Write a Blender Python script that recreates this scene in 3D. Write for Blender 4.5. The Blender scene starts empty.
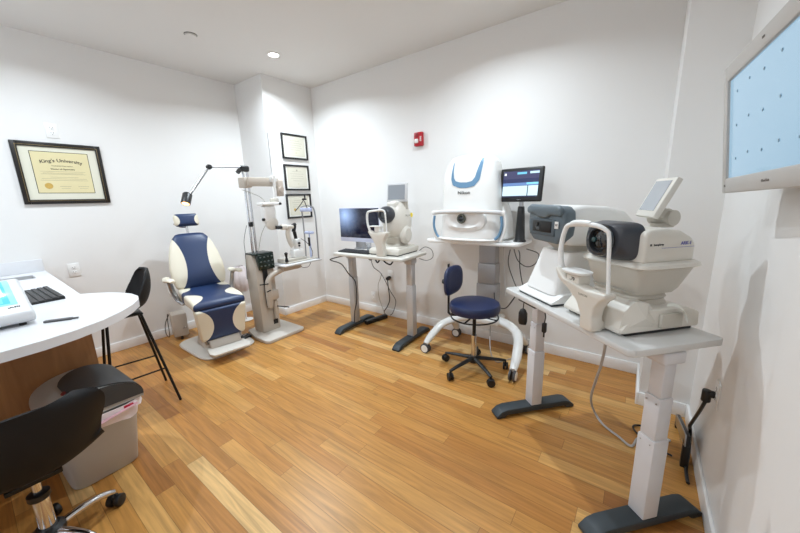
import bpy, bmesh, math, random
from mathutils import Vector, Matrix, Euler
from mathutils.bvhtree import BVHTree
random.seed(4)
PI = math.pi
C = bpy.context.scene.collection

# ------------------------------------------------------------------ materials
def lin(c):
    return tuple(((x/255)/12.92 if x/255 <= .04045 else ((x/255+.055)/1.055)**2.4) for x in c)+(1,)
class NT:
    def __init__(s, name):
        s.m = bpy.data.materials.new(name); s.m.use_nodes = True
        s.t = s.m.node_tree; s.b = s.t.nodes['Principled BSDF']
    def n(s, typ, **kw):
        nd = s.t.nodes.new(typ)
        for k, v in kw.items(): setattr(nd, k, v)
        return nd
    def l(s, a, b): s.t.links.new(a, b)
    def math(s, op, a, b=None, c=None):
        nd = s.n('ShaderNodeMath', operation=op)
        for i, q in enumerate((a, b, c)):
            if q is None: continue
            if isinstance(q, (int, float)): nd.inputs[i].default_value = q
            else: s.l(q, nd.inputs[i])
        return nd.outputs[0]
    def mix(s, f, a, b):
        nd = s.n('ShaderNodeMix', data_type='RGBA')
        if isinstance(f, (int, float)): nd.inputs[0].default_value = f
        else: s.l(f, nd.inputs[0])
        for i, q in ((6, a), (7, b)):
            if isinstance(q, tuple): nd.inputs[i].default_value = q
            else: s.l(q, nd.inputs[i])
        return nd.outputs[2]
    def xyz(s):
        tc = s.n('ShaderNodeTexCoord'); sp = s.n('ShaderNodeSeparateXYZ'); s.l(tc.outputs['Object'], sp.inputs[0])
        return tc.outputs['Object'], sp.outputs
def mat(name, col, rough=.5, metal=0., var=.04, scale=9., bump=0., bscale=300., emit=0., spec=.5, coat=0.):
    k = NT(name); c = lin(col)
    tc, _ = k.xyz()
    nz = k.n('ShaderNodeTexNoise'); nz.inputs['Scale'].default_value = scale; nz.inputs['Detail'].default_value = 3
    k.l(tc, nz.inputs['Vector'])
    d = tuple(x*(1-var) for x in c[:3])+(1,); u = tuple(min(1, x*(1+var)) for x in c[:3])+(1,)
    col_o = k.mix(nz.outputs['Fac'], d, u)
    k.l(col_o, k.b.inputs['Base Color'])
    k.b.inputs['Roughness'].default_value = rough; k.b.inputs['Metallic'].default_value = metal
    k.b.inputs['Specular IOR Level'].default_value = spec; k.b.inputs['Coat Weight'].default_value = coat
    if bump:
        n2 = k.n('ShaderNodeTexNoise'); n2.inputs['Scale'].default_value = bscale; k.l(tc, n2.inputs['Vector'])
        bp = k.n('ShaderNodeBump'); bp.inputs['Strength'].default_value = bump; bp.inputs['Distance'].default_value = .002
        k.l(n2.outputs['Fac'], bp.inputs['Height']); k.l(bp.outputs[0], k.b.inputs['Normal'])
    if emit:
        k.l(col_o, k.b.inputs['Emission Color']); k.b.inputs['Emission Strength'].default_value = emit
    return k.m
wallm = mat('wall_paint', (233, 232, 230), .65, var=.01, scale=2, bump=.08, bscale=180)
ceilm = mat('ceiling_paint', (222, 220, 217), .75, var=.01, scale=2)
trimm = mat('trim_paint', (240, 240, 239), .4, var=.01)
cream = mat('instrument_cream', (219, 214, 204), .38, var=.02)
creamd = mat('instrument_cream_dark', (196, 190, 179), .42, var=.02)  # darker cream for necks, hinges and lower housings
whitep = mat('white_plastic', (238, 238, 236), .32, var=.01)
nikonw = mat('glossy_white_shell', (236, 236, 233), .22, var=.01)
deskw = mat('desk_laminate', (208, 207, 204), .38, var=.02)
greyt = mat('grey_table_top', (214, 211, 203), .4, var=.02)
legsil = mat('silver_paint', (196, 196, 197), .42, metal=.35, var=.02)
legw = mat('light_grey_paint', (212, 211, 213), .42, var=.02)
black = mat('black_plastic', (24, 24, 25), .42, var=.1)
blackm = mat('black_metal', (20, 20, 21), .35, metal=.3, var=.05)
blackl = mat('black_vinyl', (19, 19, 21), .58, var=.1, bump=.1, bscale=500, spec=.3)
dgrey = mat('charcoal_foot', (47, 55, 60), .5, var=.06)
slate = mat('slate_grey_plastic', (99, 112, 120), .45, var=.04)
dring = mat('dark_hood_plastic', (58, 60, 66), .35, var=.06)
glassb = mat('dark_lens', (8, 12, 16), .06, var=.1, coat=1)
glassg = mat('teal_lens', (30, 70, 72), .1, var=.2, coat=1)
chrome = mat('chrome', (215, 215, 218), .12, metal=1, var=.02)
steel = mat('brushed_steel', (170, 170, 172), .3, metal=1, var=.05)
navy = mat('navy_vinyl', (25, 39, 76), .42, var=.06, bump=.1, bscale=400)
beige = mat('stand_beige', (190, 180, 168), .42, var=.02)
beigel = mat('stand_plate', (205, 199, 190), .4, var=.02)
redm = mat('alarm_red', (178, 18, 34), .35, var=.05)
clearw = mat('strobe_lens', (235, 235, 232), .15, var=.1)
ivory = mat('ivory_vinyl', (226, 219, 200), .45, var=.02)
gbluem = mat('powder_blue', (104, 144, 176), .35, var=.05)
cork = mat('matboard_cream', (222, 220, 203), .8, var=.02)
frameb = mat('black_gold_frame', (28, 25, 24), .35, var=.3, scale=60)
goldm = mat('gilt_edge', (120, 104, 70), .4, metal=.4, var=.35, scale=80)
parch = mat('parchment', (220, 209, 165), .8, var=.05, scale=6)
paperw = mat('certificate_paper', (232, 231, 222), .8, var=.02)
paperi = mat('ivory_paper', (214, 210, 194), .8, var=.02)
sealm = mat('gold_seal', (200, 165, 85), .5, var=.1, scale=60)
inkm = mat('ink', (52, 48, 46), .7)
inkg = mat('pale_ink', (150, 145, 130), .7)
inkb = mat('blue_ink', (110, 110, 175), .6)
canm = mat('bin_grey', (186, 184, 180), .5, var=.03)
canl = mat('bin_lid_silver', (176, 176, 174), .4, var=.03)
lidg = mat('bin_flap_charcoal', (56, 58, 60), .5, var=.05)
bagm = mat('bin_liner', (236, 226, 228), .5, var=.05, scale=30)
bagp = mat('bin_liner_pink', (226, 178, 186), .5, var=.08, scale=30)
scrg = mat('lcd_grey', (132, 137, 143), .18, var=.03, emit=.15)
scrg2 = mat('lcd_pale_grey', (166, 169, 173), .15, var=.02)
counterm = mat('white_solid_surface', (222, 223, 226), .3, var=.01)
cablew = mat('grey_cable', (178, 176, 174), .5)
yellow = mat('yellow_sticker', (238, 215, 70), .6)
bluet = mat('blue_tint_plastic', (196, 205, 236), .3, var=.03)
greend = mat('dark_green_panel', (26, 42, 38), .25, var=.4, scale=60)
brown = mat('toe_kick', (70, 48, 34), .6)

def wood_floor():
    k = NT('oak_floor'); tc, (X, Y, Z) = k.xyz()
    W = .083
    yr = k.math('DIVIDE', Y, W); row = k.math('FLOOR', yr); fy = k.math('SUBTRACT', yr, row)
    def wn(v, w=None):
        n = k.n('ShaderNodeTexWhiteNoise', noise_dimensions='2D'); cb = k.n('ShaderNodeCombineXYZ')
        for i, q in enumerate((v, w)):
            if q is None: continue
            if isinstance(q, (int, float)): cb.inputs[i].default_value = q
            else: k.l(q, cb.inputs[i])
        k.l(cb.outputs[0], n.inputs['Vector']); return n.outputs['Value']
    off = wn(row, 3.); ln = k.math('MULTIPLY_ADD', wn(row, 7.), .55, .65)
    xr = k.math('ADD', k.math('DIVIDE', X, ln), k.math('MULTIPLY', off, 9.)); col = k.math('FLOOR', xr); fx = k.math('SUBTRACT', xr, col)
    idv = wn(row, col)
    ramp = k.n('ShaderNodeValToRGB'); k.l(idv, ramp.inputs[0]); cr = ramp.color_ramp
    cols = [(0, (160, 104, 50)), (.1, (178, 121, 60)), (.35, (187, 131, 66)), (.65, (194, 140, 73)), (.88, (201, 149, 82)), (.96, (210, 163, 98)), (1, (222, 182, 122))]
    cr.elements[0].position = 0; cr.elements[0].color = lin(cols[0][1])
    cr.elements[1].position = 1; cr.elements[1].color = lin(cols[-1][1])
    for p, c in cols[1:-1]:
        e = cr.elements.new(p); e.color = lin(c)
    # grain: noise stretched along the plank
    cb = k.n('ShaderNodeCombineXYZ'); k.l(k.math('MULTIPLY_ADD', X, 1.3, k.math('MULTIPLY', idv, 40.)), cb.inputs[0])
    k.l(k.math('MULTIPLY', Y, 22.), cb.inputs[1]); k.l(k.math('MULTIPLY', idv, 31.), cb.inputs[2])
    g = k.n('ShaderNodeTexNoise'); g.inputs['Scale'].default_value = 1.6; g.inputs['Detail'].default_value = 6; g.inputs['Distortion'].default_value = 1.6
    k.l(cb.outputs[0], g.inputs['Vector'])
    gr = k.n('ShaderNodeMapRange'); k.l(g.outputs['Fac'], gr.inputs[0]); gr.inputs[1].default_value = .3; gr.inputs[2].default_value = .7
    gr.inputs[3].default_value = .70; gr.inputs[4].default_value = 1.10
    # knots
    cb2 = k.n('ShaderNodeCombineXYZ'); k.l(k.math('MULTIPLY', X, 1.6), cb2.inputs[0]); k.l(k.math('MULTIPLY', Y, 3.2), cb2.inputs[1])
    kn = k.n('ShaderNodeTexVoronoi'); kn.inputs['Scale'].default_value = 1.5; k.l(cb2.outputs[0], kn.inputs['Vector'])
    kd = k.math('SMOOTH_MIN', k.math('MULTIPLY', kn.outputs['Distance'], 13.), 1., .3)
    kmap = k.math('MULTIPLY_ADD', kd, .35, .65)
    # seams
    sy = k.math('MINIMUM', fy, k.math('SUBTRACT', 1., fy)); sx = k.math('MULTIPLY', k.math('MINIMUM', fx, k.math('SUBTRACT', 1., fx)), k.math('DIVIDE', ln, W))
    sm = k.math('LESS_THAN', k.math('MINIMUM', sy, sx), .012)
    seam = k.math('SUBTRACT', 1., k.math('MULTIPLY', sm, .5))
    f = k.math('MULTIPLY', k.math('MULTIPLY', gr.outputs[0], kmap), seam)
    hs = k.n('ShaderNodeVectorMath', operation='SCALE'); k.l(ramp.outputs[0], hs.inputs[0]); k.l(f, hs.inputs['Scale'])
    k.l(hs.outputs[0], k.b.inputs['Base Color'])
    k.b.inputs['Roughness'].default_value = .34; k.b.inputs['Specular IOR Level'].default_value = .4
    bp = k.n('ShaderNodeBump'); bp.inputs['Strength'].default_value = .12; bp.inputs['Distance'].default_value = .001
    k.l(f, bp.inputs['Height']); k.l(bp.outputs[0], k.b.inputs['Normal'])
    return k.m
def wood_panel():
    k = NT('oak_panel'); tc, (X, Y, Z) = k.xyz()
    cb = k.n('ShaderNodeCombineXYZ'); k.l(k.math('MULTIPLY', Y, 9.), cb.inputs[1]); k.l(X, cb.inputs[0]); k.l(k.math('MULTIPLY', Z, 1.2), cb.inputs[2])
    g = k.n('ShaderNodeTexNoise'); g.inputs['Scale'].default_value = 2.2; g.inputs['Detail'].default_value = 7; g.inputs['Distortion'].default_value = 1.2
    k.l(cb.outputs[0], g.inputs['Vector'])
    c = k.mix(g.outputs['Fac'], lin((142, 98, 62)), lin((186, 140, 95)))
    k.l(c, k.b.inputs['Base Color']); k.b.inputs['Roughness'].default_value = .45
    return k.m
floorm = wood_floor(); panelm = wood_panel()
def patch_mat(name, ells, base=(33, 48, 86), patch=(226, 219, 200), axes='yz', rough=.4):
    """vinyl with rounded patches of a second colour: ells = (u0, v0, ru, rv) ellipses in object space, mirrored in y"""
    k = NT(name); tc, S = k.xyz(); d = dict(x=S[0], y=S[1], z=S[2])
    U = k.math('ABSOLUTE', d[axes[0]]); V = d[axes[1]]; m = None
    for (u0, v0, ru, rv) in ells:
        a = k.math('DIVIDE', k.math('SUBTRACT', U, u0), ru); b = k.math('DIVIDE', k.math('SUBTRACT', V, v0), rv)
        r = k.math('LESS_THAN', k.math('ADD', k.math('MULTIPLY', a, a), k.math('MULTIPLY', b, b)), 1.)
        m = r if m is None else k.math('MAXIMUM', m, r)
    k.l(k.mix(m, lin(base), lin(patch)), k.b.inputs['Base Color']); k.b.inputs['Roughness'].default_value = rough
    nz = k.n('ShaderNodeTexNoise'); nz.inputs['Scale'].default_value = 350; k.l(tc, nz.inputs['Vector'])
    bp = k.n('ShaderNodeBump'); bp.inputs['Strength'].default_value = .08; bp.inputs['Distance'].default_value = .002
    k.l(nz.outputs['Fac'], bp.inputs['Height']); k.l(bp.outputs[0], k.b.inputs['Normal'])
    return k.m
def screen_mat(name, rects, bg, strength=1., glare=None, ax='xz'):
    """a lit display: rects = (u0,v0,u1,v1,colour) in object space"""
    k = NT(name); tc, S = k.xyz(); d = dict(x=S[0], y=S[1], z=S[2]); U, V = d[ax[0]], d[ax[1]]
    c = lin(bg)
    for (u0, v0, u1, v1, q) in rects:
        m = k.math('MULTIPLY', k.math('MULTIPLY', k.math('GREATER_THAN', U, u0), k.math('LESS_THAN', U, u1)),
                   k.math('MULTIPLY', k.math('GREATER_THAN', V, v0), k.math('LESS_THAN', V, v1)))
        c = k.mix(m, c, lin(q))
    if glare:  # soft blotch of reflected light painted into the emission
        u0, v0, r, q = glare
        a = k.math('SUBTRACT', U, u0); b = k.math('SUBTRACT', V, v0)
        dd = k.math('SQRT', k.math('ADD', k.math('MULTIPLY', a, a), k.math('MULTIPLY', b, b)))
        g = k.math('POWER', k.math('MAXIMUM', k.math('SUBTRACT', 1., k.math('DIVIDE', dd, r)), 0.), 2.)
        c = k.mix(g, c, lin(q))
    k.b.inputs['Base Color'].default_value = (.01, .01, .012, 1); k.b.inputs['Roughness'].default_value = .12
    if isinstance(c, tuple): k.b.inputs['Emission Color'].default_value = c
    else: k.l(c, k.b.inputs['Emission Color'])
    k.b.inputs['Emission Strength'].default_value = strength
    return k.m

# ------------------------------------------------------------------ mesh tools
def rotm(r):
    return Euler(tuple(math.radians(a) for a in r)).to_matrix().to_4x4()
class M:
    def __init__(s): s.bm = bmesh.new(); s.X = Matrix()
    def _add(s, t, mi=0, mx=None):
        if mx is not None: bmesh.ops.transform(t, matrix=mx, verts=t.verts)
        bmesh.ops.transform(t, matrix=s.X, verts=t.verts)
        bmesh.ops.recalc_face_normals(t, faces=t.faces)
        for f in t.faces: f.material_index = mi
        me = bpy.data.meshes.new('t'); t.to_mesh(me); t.free(); s.bm.from_mesh(me); bpy.data.meshes.remove(me)
        return s
    def box(s, c, d, bev=0., seg=2, rot=None, mi=0, taper=None):
        t = bmesh.new(); bmesh.ops.create_cube(t, size=1.)
        for v in t.verts:
            if taper and v.co.z > 0: v.co.x *= taper[0]; v.co.y *= taper[1]
            v.co = Vector((v.co.x*d[0], v.co.y*d[1], v.co.z*d[2]))
        if bev: bmesh.ops.bevel(t, geom=t.edges[:], offset=min(bev, .49*min(d)), segments=seg, profile=.5, affect='EDGES')
        mx = Matrix.Translation(c)
        if rot: mx = mx @ rotm(rot)
        return s._add(t, mi, mx)
    def box2(s, a, b, bev=0., **k):
        return s.box([(a[i]+b[i])/2 for i in range(3)], [abs(b[i]-a[i]) for i in range(3)], bev, **k)
    def cyl(s, p0, p1, r0, r1=None, n=24, bev=0., mi=0):
        p0 = Vector(p0); p1 = Vector(p1); r1 = r0 if r1 is None else r1; L = (p1-p0).length
        t = bmesh.new(); bmesh.ops.create_cone(t, cap_ends=True, segments=n, radius1=r0, radius2=r1, depth=L)
        if bev:
            es = [e for e in t.edges if any(len(f.verts) > 4 for f in e.link_faces)]
            bmesh.ops.bevel(t, geom=es, offset=bev, segments=2, profile=.5, affect='EDGES')
        q = (p1-p0).to_track_quat('Z', 'Y').to_matrix().to_4x4()
        return s._add(t, mi, Matrix.Translation((p0+p1)/2) @ q)
    def lathe(s, prof, c=(0, 0, 0), rot=None, n=32, mi=0, sx=1., sy=1., ring=False, cap0=True):
        t = bmesh.new(); rings = []
        for r, z in prof:
            rings.append([t.verts.new((max(r, 1e-4)*math.cos(2*PI*i/n)*sx, max(r, 1e-4)*math.sin(2*PI*i/n)*sy, z)) for i in range(n)])
        for a, b in zip(rings, rings[1:]):
            for i in range(n): t.faces.new((a[i], a[(i+1) % n], b[(i+1) % n], b[i]))
        if ring:
            a, b = rings[-1], rings[0]
            for i in range(n): t.faces.new((a[i], a[(i+1) % n], b[(i+1) % n], b[i]))
        else:
            if cap0: t.faces.new(rings[0][::-1])
            t.faces.new(rings[-1])
        mx = Matrix.Translation(c)
        if rot: mx = mx @ rotm(rot)
        return s._add(t, mi, mx)
    def tube(s, pts, r, n=8, smooth=6, mi=0, rs=None, flat=1.):
        P = [Vector(p) for p in pts]
        R = rs if rs else [r]*len(P)
        if smooth and len(P) > 2:
            Q = []; RR = []
            for i in range(len(P)-1):
                p0 = P[max(i-1, 0)]; p1 = P[i]; p2 = P[i+1]; p3 = P[min(i+2, len(P)-1)]
                for j in range(smooth):
                    u = j/smooth
                    Q.append(.5*((2*p1)+(p2-p0)*u+(2*p0-5*p1+4*p2-p3)*u*u+(3*p1-p0-3*p2+p3)*u**3)); RR.append(R[i]+(R[i+1]-R[i])*u)
            Q.append(P[-1]); RR.append(R[-1]); P = Q; R = RR
        t = bmesh.new(); rings = []; N = None
        for i, p in enumerate(P):
            T = (P[min(i+1, len(P)-1)]-P[max(i-1, 0)]).normalized()
            if N is None: N = T.orthogonal().normalized() if abs(T.z) > .9 else Vector((0, 0, 1)).cross(T).normalized()
            N = (N-T*N.dot(T)).normalized(); B = T.cross(N)
            rings.append([t.verts.new(p+(N*math.cos(2*PI*k/n)+B*math.sin(2*PI*k/n)*flat)*R[i]) for k in range(n)])
        for a, b in zip(rings, rings[1:]):
            for k in range(n): t.faces.new((a[k], a[(k+1) % n], b[(k+1) % n], b[k]))
        t.faces.new(rings[0][::-1]); t.faces.new(rings[-1])
        return s._add(t, mi)
    def prism(s, poly, a, b, axis='z', bev=0., seg=2, mi=0, mx=None):
        t = bmesh.new()
        def P(u, v, w): return {'z': (u, v, w), 'x': (w, u, v), 'y': (u, w, v)}[axis]
        lo = [t.verts.new(P(u, v, a)) for u, v in poly]; hi = [t.verts.new(P(u, v, b)) for u, v in poly]
        t.faces.new(lo); t.faces.new(hi); n = len(poly)
        for i in range(n): t.faces.new((lo[i], lo[(i+1) % n], hi[(i+1) % n], hi[i]))
        if bev:
            bmesh.ops.recalc_face_normals(t, faces=t.faces)
            es = [e for e in t.edges if len(e.link_faces) == 2 and e.calc_face_angle() > .45]
            bmesh.ops.bevel(t, geom=es, offset=bev, segments=seg, profile=.5, affect='EDGES', clamp_overlap=True)
        return s._add(t, mi, mx)
    def loft(s, secs, n=32, mi=0, mx=None):
        """secs = (z, cx, cy, rx, ry, p) superellipse sections stacked in z"""
        t = bmesh.new(); rings = []
        for z, cx, cy, rx, ry, p in secs:
            ring = []
            for i in range(n):
                a = 2*PI*i/n; ca, sa = math.cos(a), math.sin(a)
                ring.append(t.verts.new((cx+rx*math.copysign(abs(ca)**(2/p), ca), cy+ry*math.copysign(abs(sa)**(2/p), sa), z)))
            rings.append(ring)
        for a, b in zip(rings, rings[1:]):
            for i in range(n): t.faces.new((a[i], a[(i+1) % n], b[(i+1) % n], b[i]))
        t.faces.new(rings[0][::-1]); t.faces.new(rings[-1])
        return s._add(t, mi, mx)
    def grid(s, fn, nu, nv, th=0., mi=0):
        t = bmesh.new(); V = [[t.verts.new(fn(i/nu, j/nv)) for j in range(nv+1)] for i in range(nu+1)]
        for i in range(nu):
            for j in range(nv): t.faces.new((V[i][j], V[i+1][j], V[i+1][j+1], V[i][j+1]))
        bmesh.ops.recalc_face_normals(t, faces=t.faces)
        if th: bmesh.ops.solidify(t, geom=t.faces[:], thickness=th)
        return s._add(t, mi)
    def build(s, name, mats, parent=None, ang=38.):
        bmesh.ops.remove_doubles(s.bm, verts=s.bm.verts, dist=1e-6)
        for f in s.bm.faces: f.smooth = True
        for e in s.bm.edges:
            e.smooth = not (len(e.link_faces) != 2 or e.calc_face_angle(0) > math.radians(ang))
        me = bpy.data.meshes.new(name); s.bm.to_mesh(me); s.bm.free()
        for m in (mats if isinstance(mats, (list, tuple)) else [mats]): me.materials.append(m)
        o = bpy.data.objects.new(name, me); C.objects.link(o)
        if parent: o.parent = parent
        return o
def thing(name, label, cat, loc=(0, 0, 0), rz=0., group=None, rot=None):
    o = bpy.data.objects.new(name, None); C.objects.link(o); o.empty_display_size = .1
    o.location = loc; o.rotation_euler = rot if rot else (0, 0, rz)
    o['label'] = label; o['category'] = cat
    if group: o['group'] = group
    return o
def tag(o, label, cat, group=None, loc=None, rz=None):
    o['label'] = label; o['category'] = cat
    if group: o['group'] = group
    if loc: o.location = loc
    if rz is not None: o.rotation_euler = (0, 0, rz)
    return o
def struct(o): o['kind'] = 'structure'; return o
def text(body, size, m, parent, mx, name='lettering', depth=.0006, bend=0., bold=0., sx=1.):
    """flat lettering; mx places the XY plane of the text"""
    cu = bpy.data.curves.new('t', 'FONT'); cu.body = body; cu.size = size; cu.extrude = depth; cu.align_x = 'CENTER'; cu.align_y = 'CENTER'; cu.offset = bold
    cu.resolution_u = 3
    to = bpy.data.objects.new('t', cu); C.objects.link(to)
    dg = bpy.context.evaluated_depsgraph_get(); dg.update()
    me = bpy.data.meshes.new_from_object(to.evaluated_get(dg)); bpy.data.objects.remove(to); bpy.data.curves.remove(cu)
    for v in me.vertices:
        v.co.x *= sx
        if bend: v.co.y -= bend*v.co.x**2
    me.transform(mx); me.materials.clear(); me.materials.append(m); me.name = name
    o = bpy.data.objects.new(name, me); C.objects.link(o); o.parent = parent
    return o
def face(loc, normal_yaw=0., tilt=0., roll=0.):
    """matrix standing text/plane upright; yaw 0 faces -Y, yaw 90 faces +X; tilt leans the top back"""
    return Matrix.Translation(loc) @ Matrix.Rotation(math.radians(normal_yaw), 4, 'Z') @ Matrix.Rotation(math.radians(90-tilt), 4, 'X') @ Matrix.Rotation(math.radians(roll), 4, 'Z')

# ------------------------------------------------------------------ room
XL, XR, YB, H = -3.977, .3455, 2.884, 2.72
XC, YC = -3.43, 2.22          # chase in the far left corner
XB, YBm = .0965, 2.445        # projection in the far right corner
YN = -2.7
def wall(name, a, b, m=wallm): return struct(M().box2(a, b).build(name, m))
wall('floor', (XL-.12, YN-.12, -.1), (XR+.12, YB+.12, 0), floorm)
wall('ceiling', (XL-.12, YN-.12, H), (XR+.12, YB+.12, H+.1), ceilm)
wall('wall_left', (XL-.12, YN-.12, 0), (XL, YB+.12, H))
wall('wall_back', (XL, YB, 0), (XR, YB+.12, H))
wall('wall_right', (XR, YN-.12, 0), (XR+.12, YB+.12, H))
wall('wall_far_left_column', (XL, YC, 0), (XC, YB, H))
wall('wall_far_right_column', (XB, YBm, 0), (XR, YB, H))
o = M()
o.box2((XL, YN-.12, 0), (-3.0, YN, H)); o.box2((-.6, YN-.12, 0), (XR, YN, H)); o.box2((-3.0, YN-.12, 0), (-.6, YN, .8)); o.box2((-3.0, YN-.12, 2.3), (-.6, YN, H))
struct(o.build('wall_near', wallm))
o = M()
for a, b in (((-3.0, .8), (-.6, .85)), ((-3.0, 2.25), (-.6, 2.3)), ((-3.0, .85), (-2.94, 2.25)), ((-.66, .85), (-.6, 2.25)), ((-1.83, .85), (-1.77, 2.25))):
    o.box2((a[0], YN-.09, a[1]), (b[0], YN-.03, b[1]))
struct(o.build('added_window_1', trimm))  # window frame added behind the camera, an opening for fill light
# baseboards
hb, tb = .089, .014
def bb(name, x0, y0, x1, y1):
    if x0 > x1: x0, x1 = x1, x0
    if y0 > y1: y0, y1 = y1, y0
    o = M(); o.box2((x0, y0, 0), (x1, y1, hb), .004); struct(o.build(name, trimm))
bb('baseboard_left', XL, .35, XL+tb, YC)
bb('baseboard_column_front', XL+tb, YC-tb, XC+tb, YC)
bb('baseboard_column_side', XC, YC, XC+tb, YB-tb)
bb('baseboard_back', XC, YB-tb, XB, YB)
bb('baseboard_step', XB-tb, YBm-tb, XB, YB-tb)
bb('baseboard_far_right', XB, YBm-tb, XR-tb, YBm)
bb('baseboard_right', XR-tb, YN, XR, YBm)

# ------------------------------------------------------------------ ceiling fittings
lightm = mat('lamp_diffuser', (255, 250, 240), .5, emit=14.)
def downlight(x, y, label):
    t = thing('recessed_downlight', label, 'ceiling light', (x, y, H), 0, 'recessed downlights')
    M().lathe([(.043, .0), (.058, -.001), (.06, -.004), (.056, -.007), (.044, -.006)], n=32, ring=True).build('trim_ring', trimm, t)
    M().lathe([(.0, -.003), (.0435, -.0035), (.0435, -.001)], n=32).build('diffuser', lightm, t)
    return t
LX = [(-2.92, 2.05, 'bright round recessed light in the ceiling before the far left corner'),
      (-1.0, 2.05, 'round recessed ceiling light over the wheeled scanner, out of frame'),
      (-3.1, .45, 'round recessed ceiling light over the white counter, out of frame'),
      (-1.2, .45, 'round recessed ceiling light over the middle of the floor, out of frame'),
      (-3.0, -1.2, 'round recessed ceiling light behind the counter, out of frame'),
      (-1.2, -1.2, 'round recessed ceiling light near the added window, out of frame')]
PW = [17, 12, 10.5, 8, 7.5, 3]
for (x, y, lb), p in zip(LX, PW):
    downlight(x, y, lb)
    ld = bpy.data.lights.new('downlight_lamp', 'AREA'); ld.shape = 'DISK'; ld.size = .04; ld.energy = p; ld.spread = math.radians(150); ld.color = (.81, .915, 1.)
    lo = bpy.data.objects.new('downlight_lamp', ld); C.objects.link(lo); lo.location = (x, y, H-.009)
ld = bpy.data.lights.new('added_rear_fill', 'AREA'); ld.shape = 'RECTANGLE'; ld.size = 2.2; ld.size_y = 1.4; ld.energy = 9; ld.color = (.76, .88, 1.)  # unseen fill light added behind the camera, outside the added opening
lo = bpy.data.objects.new('added_rear_fill', ld); C.objects.link(lo); lo.location = (-1.8, YN-.16, 1.55); lo.rotation_euler = (math.radians(90), 0, 0)
t = thing('sprinkler_cover', 'small white round sprinkler cover plate on the ceiling', 'sprinkler', (-3.09, 1.41, H))
M().lathe([(.0, -.012), (.038, -.012), (.041, -.008), (.036, -.006), (.036, 0)], n=32).build('cover_plate', ceilm, t)
M().lathe([(.043, 0), (.043, -.004), (.047, -.003), (.048, 0)], n=32, ring=True).build('collar', mat('shadow_gap', (120, 118, 115), .8), t)  # grey ring carries the shade of the gap round the plate

# ------------------------------------------------------------------ wall things
def diploma(loc, yaw, w, h, label, kind):
    t = thing('framed_diploma', label, 'framed certificate', loc, math.radians(yaw))
    fw = .036 if kind == 'big' else .021; d = .02
    o = M()
    for s in (-1, 1):
        o.box((s*(w-fw)/2, -d/2, 0), (fw, d, h), .003); o.box((0, -d/2, s*(h-fw)/2), (w-2*fw, d, fw), .003)
    o.build('frame', frameb if kind == 'big' else black, t)
    if kind == 'big':
        o = M()
        for s in (-1, 1):
            o.box((s*(w/2-fw*.72), -d-.001, 0), (.004, .003, h-fw*1.2), .001); o.box((0, -d-.001, s*(h/2-fw*.72)), (w-fw*1.2, .003, .004), .001)
        o.build('gilt_trim', goldm, t)
    M().box((0, -.006, 0), (w-2*fw, .008, h-2*fw)).build('mat_board', cork if kind == 'big' else paperw, t)
    iw, ih = (w-.19, h-.165) if kind == 'big' else (w-.085, h-.075)
    zc = .008 if kind == 'big' else 0
    if kind == 'big':
        M().box((0, -.0105, zc), (iw+.008, .001, ih+.008)).build('fillet', inkm, t)
    c = M().box((0, -.0115, zc), (iw, .0012, ih)).build('certificate', parch if kind == 'big' else paperi, t)
    fy = -.0125
    if kind == 'big':
        text("King's University", .037, inkm, c, face((0, fy, zc+ih*.30)), bend=.9, bold=.0005, sx=1.02)
        text('To all whom it may concern', .011, inkm, c, face((0, fy, zc+ih*.17)), bold=.0001)
        text('Doctor of Optometry', .016, inkm, c, face((0, fy, zc+ih*.09)), bold=.0002)
        L = M()
        for i, (z, ww) in enumerate(((.03, .8), (-.01, .72), (-.035, .8), (-.11, .5), (-.15, .8), (-.19, .84))): L.box((0, fy, zc+ih*z), (iw*ww, .0006, .0016))
        L.build('text_lines', inkg, c)
        for x in (-.02, .31):
            L = M(); L.box((iw*x, fy, zc-ih*.34), (iw*.2, .0006, .002)); L.box((iw*x, fy, zc-ih*.39), (iw*.16, .0006, .0015))
            L.build('signature', inkg, c)
        M().cyl((-iw*.31, fy+.0005, zc-ih*.33), (-iw*.31, fy-.0006, zc-ih*.33), .024, n=24).build('seal', sealm, c)
    else:
        L = M()
        for i in range(5): L.box((0, fy, ih*(.32-.12*i)), (iw*(.5, .75, .6, .7, .45)[i], .0006, .0022))
        L.build('text_lines', mat('faint_ink', (158, 153, 136), .8), c)
        if kind == 'seal': M().cyl((-iw*.25, fy+.0005, -ih*.2), (-iw*.25, fy-.0006, -ih*.2), .017, n=24).build('seal', sealm, c)
        else: M().cyl((0.01, fy+.0005, -ih*.32), (0.01, fy-.0006, -ih*.32), .009, n=24).build('seal', mat('pale_seal', (205, 200, 175), .7), c)
        if kind == 'script': M().cyl((0, fy+.0005, ih*.38), (0, fy-.0006, ih*.38), .008, n=20).build('crest', inkg, c)
    return t
diploma((XL+.001, .622, 1.657), 90, .53, .49, 'large university diploma in wide black and gilt frame above the counter', 'big')
diploma((XC+.001, 2.567, 2.007), 90, .36, .285, 'thin black framed certificate, topmost of the three in the corner', 'plain')
diploma((XC+.001, 2.563, 1.652), 90, .355, .30, 'thin black framed certificate between two others in the corner', 'script')
diploma((XC+.001, 2.557, 1.315), 90, .36, .29, 'thin black framed certificate with gold seal, lowest of three', 'seal')

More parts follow.
